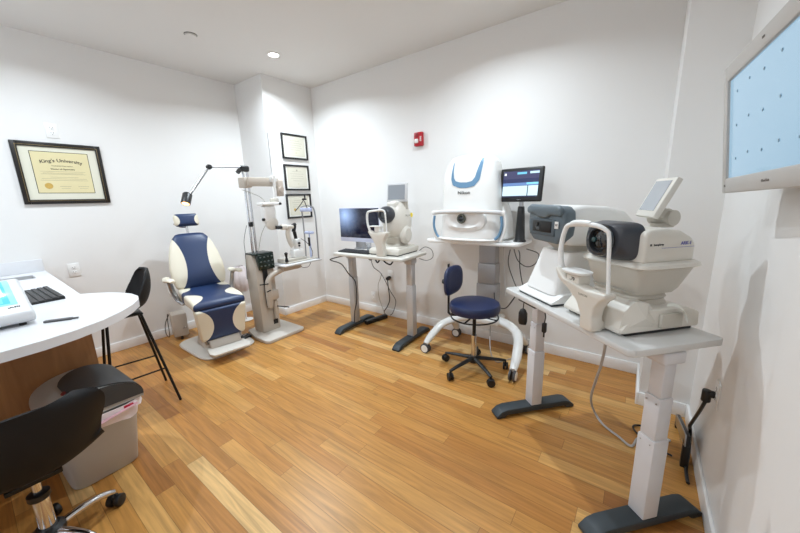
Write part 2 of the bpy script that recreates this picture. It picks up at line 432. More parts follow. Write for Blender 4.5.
def outlet(loc, yaw, label, name='wall_outlet', w=.075, h=.115):
    t = thing(name, label, 'wall outlet', loc, math.radians(yaw))
    M().box((0, -.003, 0), (w, .006, h), .002).build('cover_plate', whitep, t)
    for s in (-1, 1):
        r = M().box((0, -.0065, s*h*.18), (w*.42, .003, h*.26), .001).build('receptacle', trimm, t)
        o = M()
        for q in (-1, 1): o.box((q*w*.1, -.0083, s*h*.18+.004), (.0022, .001, .009))
        o.cyl((0, -.0078, s*h*.18-.008), (0, -.0088, s*h*.18-.008), .0024, n=10)
        o.build('slots', inkm, r)
    return t
outlet((XL, .546, .842), 90, 'white double outlet low on the wall beside the counter edge')
outlet((XL, .61, 2.0), 90, 'white outlet high on the wall above the large diploma')
outlet((XL, 1.246, .484), 90, 'white outlet on the wall between bar stool and exam chair')
outlet((-2.288, YB, .50), 0, 'white outlet on the back wall with a black plug in it')
outlet((-2.56, YB, .20), 0, 'white outlet below the small desk, left of the plugged one')
outlet((XR, 1.84, .49), -90, 'white outlet on the right wall with a black plug in it')

t = thing('fire_alarm', 'red fire alarm strobe high on the white back wall', 'fire alarm', (-1.85, YB, 1.936))
M().box((0, -.02, 0), (.095, .04, .13), .008).build('housing', redm, t)
M().box((-.014, -.045, -.018), (.042, .02, .042), .012, seg=3).build('strobe_lens', clearw, t)
M().lathe([(.0, .003), (.02, .003), (.022, 0)], (-.012, -.041, .036), rot=(90, 0, 0), n=20).build('horn_grille', mat('alarm_dark_red', (140, 12, 26), .5), t)
text('FIRE', .026, whitep, t, face((.031, -.0412, 0), roll=-90), bold=.0004)

# acuity display on the right wall
t = thing('wall_monitor', 'pale blue eye chart screen in a beige frame on the right wall', 'monitor', (.243, 1.25, 1.565), 0, rot=(0, 0, math.radians(-90+5)))
# local: x along the screen (left = far end), -y faces the room
tl = Matrix.Rotation(math.radians(-1.7), 4, 'Y') @ Matrix.Rotation(math.radians(6), 4, 'X')
W2, H2 = .335, .20
o = M(); o.X = tl
for s in (-1, 1):
    o.box((s*(W2-.0175), 0, 0), (.035, .045, 2*H2), .006)
    o.box((0, 0, s*(H2-.024)), (2*W2-.06, .045, .048), .006)
o.build('bezel', mat('monitor_frame', (186, 182, 177), .45, var=.02), t)
o = M(); o.X = tl; o.box((0, .028, 0), (2*W2-.03, .03, 2*H2-.03), .008); o.cyl((0, .03, 0), (0, .080, 0), .05); o.build('rear_housing', creamd, t)
o = M(); o.X = tl; o.box((0, -.004, 0), (2*W2-.066, .02, 2*H2-.09)); sc = o.build('screen', screen_mat('chart_screen', [], (140, 175, 198), .66), t)
cg = mat('chart_grey', (120, 146, 164), .6)
for j, row in enumerate((.105, .005, -.095)):
    for i in range(6):
        o = M(); o.X = tl; o.box((-.235+i*.098, -.0145, row+(i % 2)*.008), (.006, .001, .007), rot=(0, 23*i, 0)); o.build('optotype', cg, sc)
for (x, z, s_, b_) in ((-W2+.035, -H2+.024, .010, 'EC'), (.02, -H2+.024, .010, 'ClearChart'), (-.02, H2-.024, .008, 'LCD')):
    text(b_, s_, mat('bezel_ink', (140, 134, 128), .6), t, tl @ face((x, -.0235, z)))
o = M(); o.box((0, .084, .0), (.12, .010, .12), .003); o.build('wall_bracket', steel, t)

# ------------------------------------------------------------------ counter
ZT = .87
outer = [(-3.975, .375), (-2.657, .365), (-2.60, .425), (-2.55, .466), (-2.47, .51), (-2.38, .54), (-2.28, .545), (-2.19, .522), (-2.10, .472), (-2.01, .405), (-1.93, .32), (-1.87, .22), (-1.835, .12), (-1.82, .02), (-1.81, -.3), (-1.81, -1.9), (-3.975, -1.9)]
hole = [(-3.80, -.05), (-3.60, -.05), (-3.60, .285), (-3.80, .285)]
def slab(outer, hole, z0, z1):
    t = bmesh.new(); es = []
    for loop in (outer, hole):
        vs = [t.verts.new((x, y, z0)) for x, y in loop]
        es += [t.edges.new((vs[i], vs[(i+1) % len(vs)])) for i in range(len(vs))]
    bmesh.ops.triangle_fill(t, edges=es, use_beauty=True, use_dissolve=False)
    r = bmesh.ops.extrude_face_region(t, geom=t.faces[:])
    for v in [g for g in r['geom'] if isinstance(g, bmesh.types.BMVert)]: v.co.z = z1
    return t
t = thing('countertop', 'white solid-surface countertop with a rounded end', 'countertop', (0, 0, 0))
o = M(); o._add(slab(outer, hole, ZT-.04, ZT)); o.build('worktop', counterm, t, ang=25)
M().box2((-3.975, -1.9, ZT), (-3.957, .372, ZT+.10), .003).build('backsplash', counterm, t)
t = thing('sink', 'small stainless steel sink set in the white counter', 'sink', (-3.70, .1175, 0))
o = M(); x, y = .098, .165
for a, b in (((-x, -y, ZT-.09), (x, y, ZT-.086)), ((-x, -y, ZT-.09), (-x+.003, y, ZT-.002)), ((x-.003, -y, ZT-.09), (x, y, ZT-.002)), ((-x, y-.003, ZT-.09), (x, y, ZT-.002)), ((-x, -y, ZT-.09), (x, -y+.003, ZT-.002))): o.box2(a, b)
o.build('basin', mat('basin_steel', (205, 206, 208), .35, metal=.5), t); M().lathe([(.0, .003), (.03, .003), (.036, 0)], (0, 0, ZT-.086)).build('drain', chrome, t)
t = thing('counter_base', 'oak panelled cabinet carrying the white counter', 'cabinet', (0, 0, 0))
o = M()
for a, b in (((-2.47, -1.88, .0), (-2.45, .345, ZT-.04)), ((-3.96, .325, 0), (-2.47, .345, ZT-.04)), ((-3.96, -1.88, 0), (-2.47, -1.86, ZT-.04))): o.box2(a, b)
o.build('side_panel', panelm, t)
M().box2((-2.45, -1.88, 0), (-2.445, .345, .012)).build('base_strip', brown, t)

# console on the counter (tilted touch screen)
t = thing('lensmeter_console', 'pale grey tabletop console with a cyan touch screen', 'medical console', (-2.135, .0, ZT), math.radians(2))
# local +X is its front; right-hand side at +Y
o = M(); o.prism([(-.31, .012), (-.02, .012), (.0, .03), (-.012, .062), (-.05, .075), (-.27, .180), (-.31, .165)], -.30, .142, 'y', bev=.012, seg=3)
o.build('body', mat('console_grey', (206, 207, 209), .38, var=.02), t)
o = M()
for px, py in ((-.04, .10), (-.04, -.27), (-.28, .10), (-.28, -.27)): o.cyl((px, py, 0), (px, py, .014), .012)
o.build('rubber_feet', black, t)
tilt = math.atan2(.11, .22)
def ct(x): return .075+(-.05-x)*math.tan(tilt)
mx = Matrix.Translation((-.165, -.035, ct(-.165)+.001)) @ Matrix.Rotation(tilt, 4, 'Y') @ Matrix.Diagonal((.76, 1, 1, 1))
k = M(); k.box((0, 0, 0), (.25, .28, .003), .001)
sc = k.build('screen', screen_mat('console_screen', [(-.115, -.12, .115, .12, (90, 196, 214)), (-.10, -.11, -.07, .11, (60, 160, 190)), (-.06, .0, -.005, .11, (214, 240, 246)), (-.06, -.11, -.005, -.01, (225, 245, 250)),
    (.01, -.11, .035, .11, (232, 246, 248)), (.05, .02, .105, .10, (120, 215, 225)), (.045, -.10, .108, .005, (24, 50, 66)), (.052, -.09, .10, -.01, (235, 245, 245))], (150, 214, 226), .95, ax='xy'), t)
sc.matrix_local = mx
text('LM-970', .012, inkm, t, Matrix.Translation((-.062, .09, ct(-.062)+.001)) @ Matrix.Rotation(tilt, 4, 'Y') @ Matrix.Rotation(PI/2, 4, 'Z'), depth=.001)
for (y, z) in ((.03, .05), (.05, .054), (.07, .05), (.05, .04), (.09, .046), (.01, .046)): M().cyl((-.02, y, z), (-.003-(z-.03)*.375, y, z), .0055, n=12).build('button', legsil, t)
# keyboard
def keyboard(name, label, loc, rz, w, d, rows, cols):
    t = thing(name, label, 'keyboard', loc, rz)
    M().prism([(-d/2, 0), (d/2, 0), (d/2, .016), (-d/2, .008)], -w/2, w/2, 'x', bev=.002).build('base', black, t)
    km = mat('key_black', (38, 38, 41), .45)
    for r in range(rows):
        y = -d/2+d*(r+.5)/rows; z = .008+.008*(y+d/2)/d
        for c in range(cols):
            if r == 0 and 3 < c < 9: continue
            M().box((-w/2+w*(c+.5)/cols, y, z+.0025), (w/cols*.82, d/rows*.80, .005), .0012, seg=1).build('key', km, t)
        if r == 0: M().box((-w/2+w*6.5/cols, y, z+.0025), (w/cols*4.8, d/rows*.80, .005), .0012, seg=1).build('space_bar', km, t)
    return t
keyboard('keyboard', 'black keyboard lying on the white counter beside the sink', (-2.81, .222, ZT), math.radians(2), .44, .13, 5, 15)
o = M(); o.box((0, 0, .005), (.10, .022, .01), .004, seg=2); o.box((.055, 0, .005), (.03, .012, .006), .002)
tag(o.build('card_reader', mat('dark_grey_plastic', (88, 88, 90), .45)), 'small dark grey stick lying right of the console on the counter', 'usb stick', None, (-2.10, .20, ZT), math.radians(60))

# ------------------------------------------------------------------ shell seats
def shell(m_, name, parent, prof, wid, cup, th=.012, mi=0):
    """prof (y,z) front of seat -> top of back, front is -Y; wid half widths; cup = how far the sides rise along the normal"""
    n = len(prof)
    def s1(arr, v):
        f = v*(n-1); i = min(int(f), n-2); u = f-i
        a = [arr[max(i-1, 0)], arr[i], arr[i+1], arr[min(i+2, n-1)]]
        return .5*((2*a[1])+(a[2]-a[0])*u+(2*a[0]-5*a[1]+4*a[2]-a[3])*u*u+(3*a[1]-a[0]-3*a[2]+a[3])*u**3)
    ys = [p[0] for p in prof]; zs = [p[1] for p in prof]
    def fn(u, v):
        y, z, w, c = s1(ys, v), s1(zs, v), s1(wid, v), s1(cup, v)
        e = .01; ty = s1(ys, min(v+e, 1))-s1(ys, max(v-e, 0)); tz = s1(zs, min(v+e, 1))-s1(zs, max(v-e, 0)); L = math.hypot(ty, tz)
        ny, nz = -tz/L, ty/L
        q = 2*u-1; r = abs(q)
        # rounded corners at both ends
        e2 = min(v, 1-v); rr = 1.
        if e2 < .12: rr = math.sqrt(max(0, 1-(1-e2/.12)**2))*.35+.65
        k = c*r**2.4
        return Vector((w*q*rr, y+ny*k, z+nz*k))
    o = M(); o.grid(fn, 20, 28, th); return o.build(name, m_, parent, ang=50)

# bar stool
t = thing('bar_stool', 'black bar stool with moulded seat and thin black metal legs', 'stool', (-2.77, .525, 0), math.radians(-6))
shell(blackl, 'seat', t, [(-.18, .665), (-.15, .685), (-.03, .675), (.08, .68), (.16, .715), (.20, .79), (.215, .87), (.215, .95)],
      [.15, .18, .195, .20, .195, .19, .175, .145], [.0, .01, .03, .05, .08, .08, .06, .03], .014)
o = M(); o.box((0, 0, .660), (.20, .26, .012), .004); o.build('seat_bracket', blackm, t)
for sx in (-1, 1):
    for sy, tag_ in ((-1, 0), (1, 0)):
        M().tube([((.06*sx-.01 if sy > 0 else .10*sx), sy*(.12 if sy > 0 else .06), .66), (sx*.20, .228 if sy > 0 else -.135, 0)], .0085, n=10, smooth=0).build('leg', blackm, t)
for sx in (-1, 1):
    M().tube([(sx*.162, -.107, .25), (sx*.145, .187, .25)], .006, smooth=0).build('side_rung', blackm, t)
M().tube([(-.162, -.107, .25), (.162, -.107, .25)], .006, smooth=0).build('foot_rung', blackm, t)

# foreground swivel chair
t = thing('swivel_chair', 'black moulded swivel chair on a chromed star base', 'chair', (-1.81, 0, 0), math.radians(-90))
shell(blackl, 'seat', t, [(-.16, .405), (-.13, .41), (-.03, .395), (.07, .392), (.145, .42), (.18, .50), (.192, .60), (.196, .695)],
      [.17, .20, .215, .215, .205, .215, .235, .225], [.0, .01, .03, .05, .08, .10, .09, .06], .016)
o = M(); o.box((0, 0, .372), (.15, .16, .018), .004); o.build('seat_plate', blackm, t)
M().tube([(.06, .0, .372), (.17, .02, .37), (.27, .03, .36)], .006, rs=[.005, .006, .011], flat=.6).build('lever', black, t)
M().cyl((0, 0, .26), (0, 0, .372), .014).build('gas_column', chrome, t)
M().lathe([(.026, .10), (.026, .26), (.024, .27), (.015, .272)], n=28).build('column_sleeve', chrome, t)
M().lathe([(.030, .255), (.033, .26), (.033, .28), (.02, .285)], n=28).build('collar', black, t)
hub = M().lathe([(.0, .075), (.045, .075), (.05, .09), (.05, .11), (.035, .125), (.0, .125)], n=28).build('hub', black, t)
def caster(parent, x, y, a, r=.027, m=black, w=.022, fork=True):
    o = M()
    c, s_ = math.cos(a), math.sin(a)
    for q in (-1, 1): o.cyl((x-s_*q*.006, y+c*q*.006, r), (x-s_*q*(.006+w), y+c*q*(.006+w), r), r, n=20, bev=.004)
    wheels = o.build('caster', m, parent)
    o = M(); o.cyl((x, y, r), (x, y, 2*r+.015), .006, n=10); o.box((x, y, r*1.5), (.03, .012, r), .004, rot=(0, 0, math.degrees(a))); o.build('caster_stem', m, wheels)
for i in range(5):
    a = math.radians(31+90+72*i)
    c, s_ = math.cos(a), math.sin(a)
    M().tube([(.03*c, .03*s_, .095), (.10*c, .10*s_, .10), (.17*c, .17*s_, .092), (.215*c, .215*s_, .07)], .014, n=12, rs=[.017, .016, .014, .012]).build('base_arm', chrome, t)
    caster(t, .215*c, .215*s_, a+.5)

# waste bin
t = thing('waste_bin', 'grey plastic waste bin with domed lid and liner', 'waste bin', (-2.25, .235, 0), math.radians(3))
CX = .055; ZL = .40
o = M(); o.loft([(0, 0, 0, .135, .128, 6.), (.008, 0, 0, .142, .136, 6.), (.35, .048, 0, .178, .160, 6), (.355, .05, 0, .186, .168, 6), (.388, CX, 0, .188, .170, 6)], n=56)
o.build('body', canm, t)
def bagf(u, v):
    a = 2*PI*u; w = .004*math.sin(a*9+v*5)+.003*math.sin(a*17)
    ca, sa = math.cos(a), math.sin(a); rx, ry = .192+w, .174+w
    z = ZL-.004-v*(.052+.02*math.sin(a*3+1)+.01*math.sin(a*7))
    return Vector((CX+rx*math.copysign(abs(ca)**(2/6), ca), ry*math.copysign(abs(sa)**(2/6), sa), z))
o = M(); o.grid(bagf, 96, 6, .001); o.build('liner', bagm, t, ang=80)
o = M(); o.tube([(CX+.198, -.15, .335), (CX+.202, -.05, .352), (CX+.201, .05, .37), (CX+.198, .14, .382)], .013, n=8, flat=.25); o.build('liner_tie', bagp, t)
SHX = .186
def dome(u, v):
    a = PI*u
    return Vector((CX+SHX*(2*v-1), -.176*math.cos(a), ZL+.125*math.sin(a)**.75))
o = M(); o.grid(dome, 40, 12, .006)
for s_ in (-1, 1): o.prism([(-.174*math.cos(PI*i/24), ZL+.122*math.sin(PI*i/24)**.75) for i in range(25)], CX+s_*(SHX-.001), CX+s_*(SHX-.007), 'x')
o.build('lid', canl, t)
def flap(u, v):
    a = PI*(.34+.63*u)
    s_ = SHX*.97*math.sqrt(max(0, 1-(max(0, .45-u)/.46)**2))
    return Vector((CX+.004+s_*(2*v-1), -.180*math.cos(a), ZL+.003+.129*math.sin(a)**.75))
def flap_side(): 
    pts = [(-.178*math.cos(PI*(.22+.76*i/24)), ZL+.125*math.sin(PI*(.22+.76*i/24))**.75) for i in range(25)]
    return pts+[(pts[0][0], ZL+.03)]
o = M(); o.grid(flap, 30, 12, .004); o.prism(flap_side(), CX+SHX-.001, CX+SHX+.004, 'x'); o.build('flap', lidg, t)
o = M(); o.cyl((0, 0, 0), (0, 0, .003), .017, n=20)
q = o.build('badge', mat('badge_maroon', (120, 40, 44), .4), t); q.scale = (1, .6, 1); q.location = (CX+.07, -.085, .5155); q.rotation_euler = (math.radians(30), 0, 0)
M().box((CX+.197, .105, .386), (.003, .04, .012), .001).build('red_tab', mat('tab_red', (190, 30, 60), .5), t)

# ------------------------------------------------------------------ exam chair
A8 = math.radians(-8)
t = thing('exam_chair', 'navy and ivory ophthalmic exam chair with footrest', 'exam chair', (-3.354, 1.335, 0), A8)
# +X forward, +Y the sitter's left
o = M(); o.loft([(0, .05, 0, .34, .25, 5), (.012, .05, 0, .345, .255, 5), (.022, .05, 0, .335, .245, 5)], n=48, mx=Matrix.Rotation(-A8, 4, 'Z')); o.build('base_plate', beigel, t)
o = M(); o.loft([(.02, .0, 0, .17, .13, 4), (.10, .0, 0, .15, .115, 4), (.34, .02, 0, .13, .11, 4), (.42, .03, 0, .17, .14, 4)], n=40); o.build('pedestal', beige, t)
o = M(); o.box((.06, 0, .445), (.40, .36, .05), .015); o.build('seat_pan', beige, t)
seatm = patch_mat('seat_vinyl', [(.235, -.07, .115, .085), (.25, .23, .15, .145)], base=(30, 50, 88), axes='yx')
o = M()
def cush(secs, rot=None): pass
o.prism([(-.13, .47), (-.13, .585), (-.02, .575), (.12, .555), (.28, .55), (.36, .535), (.395, .50), (.38, .455), (.30, .46)], -.215, .215, 'y', bev=.035, seg=4)
o.build('seat', seatm, t)
legm = patch_mat('leg_rest_vinyl', [(.235, .315, .155, .165)], base=(30, 50, 88), axes='yz')
o = M(); o.prism([(.375, .47), (.405, .46), (.372, .185), (.34, .16), (.29, .18), (.30, .46)], -.212, .212, 'y', bev=.02, seg=3)
for v in o.bm.verts:
    v.co.y *= 1-.14*max(0, min(1, (.47-v.co.z)/.3))
o.build('leg_rest', legm, t)
backm = patch_mat('back_vinyl', [(.265, .82, .165, .295)], base=(30, 50, 88), axes='yz')
# back: superellipse outline, lofted along its own length
o = M()
secs = []
for zz, hw, dp in ((.0, .18, .03), (.02, .215, .05), (.10, .235, .06), (.22, .235, .06), (.34, .215, .055), (.44, .188, .05), (.51, .155, .042), (.545, .125, .03), (.553, .10, .018)):
    secs.append((zz, 0, 0, dp, hw, 3.2))
o.loft(secs, n=40, mx=Matrix.Translation((-.12, 0, .57)) @ Matrix.Rotation(math.radians(-21), 4, 'Y'))
o.build('backrest', backm, t)
o = M(); o.loft([(0, 0, 0, .012, .15, 3), (.3, 0, 0, .014, .18, 3), (.48, 0, 0, .01, .12, 3)], mx=Matrix.Translation((-.18, 0, .55)) @ Matrix.Rotation(math.radians(-21), 4, 'Y')); o.build('back_shell', beige, t)
headm = patch_mat('headrest_vinyl', [(.125, 1.222, .062, .060)], base=(30, 50, 88), axes='yz')
o = M(); o.box((-.335, 0, 1.222), (.07, .215, .125), .03, seg=4, rot=(0, -14, 0)); o.build('headrest', headm, t)
o = M(); o.tube([(-.33, 0, 1.06), (-.36, 0, 1.12), (-.37, 0, 1.2)], .012, flat=2.2); o.tube([(-.375, -.105, 1.19), (-.385, -.05, 1.155), (-.38, 0, 1.15)], .008); o.build('headrest_bracket', chrome, t)
for s_ in (-1, 1):
    ar = M(); ar.tube([(-.14, s_*.285, .70), (-.05, s_*.29, .695), (.07, s_*.29, .715), (.14, s_*.285, .71)], .03, n=14, rs=[.03, .036, .034, .02], flat=.5)
    arm = ar.build('armrest', ivory, t)
    q = M(); q.tube([(-.06, s_*.275, .675), (-.07, s_*.26, .58), (-.04, s_*.235, .50), (.0, s_*.2, .46)], .018, flat=1.5); q.build('arm_support', steel, arm)
fr = M(); fr.prism([(-.155, .36), (.155, .36), (.175, .50), (.15, .555), (-.15, .555), (-.175, .50)][::-1], .085, .105, 'z', bev=.006, mx=Matrix(((0, 1, 0, 0), (1, 0, 0, 0), (0, 0, 1, 0), (0, 0, 0, 1))))
foot = fr.build('footrest', mat('footrest_plastic', (214, 209, 200), .25, var=.03), t)
q = M(); q.prism([(.33, .17), (.35, .17), (.40, .105), (.36, .10), (.33, .13)], -.13, .13, 'y', bev=.005); q.box((.33, 0, .14), (.03, .24, .06), .008); q.build('footrest_hinge', beige, foot)
for s_ in (-1, 1):
    q = M(); q.tube([(.15, s_*.16, .42), (.30, s_*.165, .25), (.34, s_*.14, .13)], .012); q.build('linkage', steel, t)
t = thing('pump_box', 'beige metal box with a coiled cable behind the exam chair', 'equipment box', (-3.80, 1.20, 0), math.radians(-12))
M().box((0, 0, .16), (.17, .13, .24), .012).build('housing', beige, t)
for q in (-1, 1): M().cyl((q*.06, 0, 0), (q*.06, 0, .045), .012).build('foot', black, t)
M().tube([(-.05, -.07, .26), (-.08, -.11, .16), (-.06, -.12, .06), (.02, -.10, .05), (-.03, -.09, .2), (-.05, -.08, .27)], .004).build('cable_coil', inkm, t)
M().tube([(.087, .02, .12), (.13, .03, .15), (.18, .03, .16)], .006).build('lever', chrome, t)

# ------------------------------------------------------------------ instrument stand beside the chair
t = thing('instrument_stand', 'beige ophthalmic instrument stand holding chrome poles and a long arm', 'instrument stand', (0, 0, 0))
o = M(); o.prism([(-3.06, 1.60), (-2.86, 1.60), (-2.83, 1.63), (-2.83, 2.02), (-2.86, 2.05), (-3.30, 2.05), (-3.36, 1.98), (-3.30, 1.66)], 0, .035, 'z', bev=.010); o.build('base_plate', beigel, t)
o = M(); o.prism([(-3.225, .035), (-3.06, .035), (-3.07, .70), (-3.125, .855), (-3.25, .855), (-3.26, .6)], 1.70, 1.90, 'y', bev=.008, seg=2)
o.build('housing', beige, t)
o = M(); o.prism([(-3.057, .30), (-3.048, .30), (-3.055, .70), (-3.064, .70)], 1.765, 1.815, 'y'); o.box((-3.062, 1.85, .12), (.012, .05, .05)); o.build('arm_slot', black, t)
o = M(); o.box((-3.14, 1.80, .862), (.19, .20, .018), .006); o.prism([(-3.115, .86), (-3.06, .70), (-3.04, .70), (-3.045, .855), (-3.07, .875)], 1.725, 1.90, 'y', bev=.006); pn = o.build('control_panel', greend, t)
for i in range(4):
    for j in range(3): M().box((-3.045+.0015*j, 1.75+i*.042, .83-.045*j), (.012, .018, .012), .003).build('button', mat('button_grey_green', (104, 116, 112), .4) if i+j == 0 else bpy.data.materials['button_grey_green'], pn)
o = M()
for y in (1.755, 1.795): o.cyl((-3.18, y, .86), (-3.18, y, 1.70), .0125, n=20)
o.build('pole', chrome, t)
o = M(); o.box((-3.18, 1.775, 1.70), (.05, .085, .06), .018, seg=3); o.cyl((-3.18, 1.73, 1.69), (-3.18, 1.70, 1.66), .02); o.build('pole_joint', black, t)
M().box((-3.155, 1.755, 1.16), (.05, .03, .05), .01).build('pole_clamp', black, t)
ua = M(); ua.box((-3.10, 1.90, 1.572), (.07, .33, .085), .008, seg=2); ua.box((-3.15, 1.745, 1.565), (.12, .08, .10), .012, seg=2); upper = ua.build('upper_arm', beige, t)
ub = M(); ub.box((-3.10, 2.08, 1.515), (.07, .075, .17), .014, seg=3); ub.cyl((-3.065, 2.08, 1.50), (-3.05, 2.08, 1.50), .028); ub.build('counterweight_box', mat('arm_beige', (196, 184, 172), .42), upper)
M().cyl((-3.05, 1.985, 1.62), (-3.05, 1.985, 2.05), .0075, n=14).build('reading_rod', mat('rod_white', (205, 205, 206), .4), t)
o = M(); o.cyl((-3.03, 1.985, 1.405), (-3.03, 1.985, 1.63), .014); o.box((-3.045, 1.985, 1.60), (.05, .06, .06), .01); o.build('hanger_post', whitep, t)
# chair lamp on its arm
LHP = (-3.19, 1.225, 1.42); LHR = (-25, -25, 0)
o = M(); o.cyl((-3.18, 1.755, 1.715), (-3.2, 1.454, 1.70), .007, n=12); o.cyl((-3.2, 1.454, 1.70), (-3.2, 1.24, 1.43), .010, n=12); la = o.build('lamp_arm', steel, t)
M().lathe([(.0, -.02), (.02, -.02), (.024, 0), (.02, .02), (.0, .02)], (-3.2, 1.454, 1.70), rot=(0, 90, 0), n=20).build('elbow', black, la)
o = M(); o.lathe([(.030, -.05), (.037, -.045), (.037, .045), (.03, .055), (.0, .056)], LHP, rot=LHR, n=24, cap0=False); o.cyl((-3.2, 1.25, 1.44), (-3.19, 1.225, 1.44), .016); lh = o.build('lamp_head', black, t)
M().lathe([(.0, -.047), (.029, -.047), (.029, -.03)], LHP, rot=LHR, n=24).build('bulb', mat('warm_bulb', (255, 196, 130), .4, emit=3.), lh)
ld = bpy.data.lights.new('chair_lamp', 'SPOT'); ld.energy = 2.2; ld.spot_size = math.radians(75); ld.color = (1, .8, .6); ld.shadow_soft_size = .02
lo = bpy.data.objects.new('chair_lamp', ld); C.objects.link(lo); lo.location = (-3.165, 1.21, 1.38); lo.rotation_euler = (math.radians(-25), math.radians(-25), 0)
# lower arm and lower housing handles
o = M(); o.tube([(-3.03, 1.79, .30), (-3.02, 1.79, .42), (-3.02, 1.79, .56), (-3.01, 1.83, .63), (-2.99, 1.92, .67), (-2.98, 2.05, .70)], .032, n=14, rs=[.028, .038, .032, .03, .028, .026]); o.box((-3.02, 1.82, .43), (.07, .12, .11), .02); o.box((-3.03, 1.85, .26), (.05, .045, .20), .015); lower = o.build('lower_arm', beige, t)
for a_, b_ in (((-2.99, 1.77, .56), (-2.95, 1.66, .58)), ((-2.99, 1.79, .49), (-2.96, 1.73, .49)), ((-3.01, 1.85, .30), (-2.94, 1.95, .27))): M().cyl(a_, b_, .006).build('lever', black, lower)
M().tube([(-3.18, 1.72, 1.5), (-3.12, 1.90, 1.40), (-3.14, 1.93, 1.2), (-3.16, 1.86, 1.05), (-3.15, 1.80, .88)], .0025).build('cable', inkg, t)
M().tube([(-3.20, 1.735, 1.15), (-3.22, 1.70, 1.0), (-3.21, 1.69, .86), (-3.24, 1.69, .6)], .0025).build('cable', inkm, t)

# phoropter-like head hanging from the upper arm
t = thing('phoropter', "white refractor head hanging under the stand's beige arm", 'phoropter', (-3.03, 1.885, 1.235))
o = M(); o.box((0, 0, .02), (.09, .13, .17), .025, seg=3); o.box((.0, .01, .12), (.12, .19, .03), .01); o.build('body', whitep, t)
o = M(); o.lathe([(.0, -.03), (.055, -.03), (.064, -.01), (.064, .02), (.05, .03), (.0, .03)], (.02, .01, -.075), rot=(0, 90, 0), n=28); o.build('lens_dial', cream, t)
for q, nm in (((.02, -.085, -.03), 1), ((.05, .09, .12), 2)):
    M().cyl(q, (q[0], q[1]+.03, q[2]), .014, bev=.003).build('knob', black, t)
M().box((0, .08, .150), (.035, .09, .05), .01).build('hanger', creamd, t)
# slit lamp on its table
t = thing('slit_lamp', 'white slit lamp microscope with tall head frame on stand table', 'slit lamp', (-2.99, 2.13, .715))
o = M(); o.box((0, 0, .012), (.30, .52, .022), .008); o.build('table', mat('slit_table', (206, 206, 206), .35), t)
o = M(); o.box((0, -.1, -.03), (.12, .25, .055), .012); o.build('table_arm', beige, t)
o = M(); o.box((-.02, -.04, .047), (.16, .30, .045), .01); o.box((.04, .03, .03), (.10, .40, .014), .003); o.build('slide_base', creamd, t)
o = M(); o.lathe([(.0, 0), (.02, 0), (.018, .02), (.011, .05), (.016, .08), (.02, .10), (.0, .112)], (.06, -.17, .045), n=18); o.build('joystick', black, t)
o = M(); o.box((0, .02, .115), (.10, .13, .09), .012); o.cyl((0, .03, .16), (0, .03, .24), .035); o.build('carriage', whitep, t)
o = M(); o.tube([(0, -.03, .20), (0, -.06, .25), (0, -.08, .34), (0, -.06, .41)], .022, n=12, flat=1.3); o.box((0, -.045, .42), (.06, .08, .04), .012); o.build('microscope_arm', cream, t)
o = M(); o.cyl((0, -.10, .42), (0, -.05, .42), .024); o.box((0, -.125, .425), (.07, .08, .06), .02, seg=3); mc = o.build('microscope', cream, t)
o = M()
for s_ in (-1, 1): o.cyl((s_*.022, -.165, .425), (s_*.022, -.235, .43), .017, .02)
o.build('eyepieces', black, mc)
o = M(); o.cyl((0, .0, .36), (0, .02, .43), .022); o.cyl((0, .02, .43), (0, .01, .45), .027); o.cyl((0, .03, .24), (0, .01, .36), .018, .02); il = o.build('illumination_tower', black, t)
o = M(); o.box((0, .03, .235), (.07, .07, .09), .012); o.build('lamp_housing', whitep, il)
o = M(); o.cyl((.037, .03, .23), (.05, .03, .23), .013); o.cyl((.037, .03, .20), (.05, .03, .20), .01); o.build('knobs', black, il)
o = M()
for s_ in (-1, 1): o.tube([(s_*.12, .235, .0), (s_*.12, .24, .30), (s_*.12, .235, .55), (s_*.11, .22, .63)], .009, n=10)
o.tube([(-.11, .22, .63), (0, .215, .645), (.11, .22, .63)], .011, n=10, flat=.6); o.box((0, .235, .012), (.27, .03, .03), .006); o.build('head_frame', steel, t)
o = M(); o.box((0, .20, .60), (.20, .03, .045), .008, seg=2); o.build('forehead_band', bluet, t)
o = M(); o.box((0, .22, .33), (.12, .06, .03), .01); o.cyl((0, .22, .2), (0, .22, .33), .008); o.cyl((0, .22, .03), (0, .22, .2), .013); o.build('chin_rest', bluet, t)
o = M(); o.cyl((.05, .17, .18), (.05, .17, .28), .013); o.build('applanation_grip', black, t)
o = M(); o.tube([(.04, .02, .59), (.04, .10, .66), (.04, .15, .71)], .005, smooth=0); o.box((.04, .16, .72), (.03, .05, .02), .005); o.cyl((.04, .17, .72), (.04, .17, .76), .008); o.lathe([(0, 0), (.017, 0), (.017, .015), (0, .015)], (.04, .17, .76), n=16); o.tube([(.04, .16, .7), (.04, .19, .62)], .005, smooth=0); o.build('fixation_lamp', black, t)
M().tube([(.06, .05, .28), (.08, .12, .22), (.07, .19, .12), (.04, .20, .04)], .003).build('cable', black, t)
M().tube([(0, .04, -.005), (.02, .06, -.06), (.02, .15, -.07), (.02, .20, -.01)], .003).build('cable', black, t)
t.scale = (.92, .92, .94)
# pedal on the floor
o = M(); o.prism([(-.07, 0), (.07, 0), (.075, .03), (.02, .045), (-.07, .02)], -.05, .05, 'y', bev=.006)
q = tag(o.build('foot_pedal', black), 'black foot pedal on the floor between exam chair and stand', 'foot pedal', None, (-3.20, 1.545, 0), math.radians(20))
M().box((.0, 0, .036), (.07, .05, .006), .002, rot=(0, -12, 0)).build('tread', steel, q)
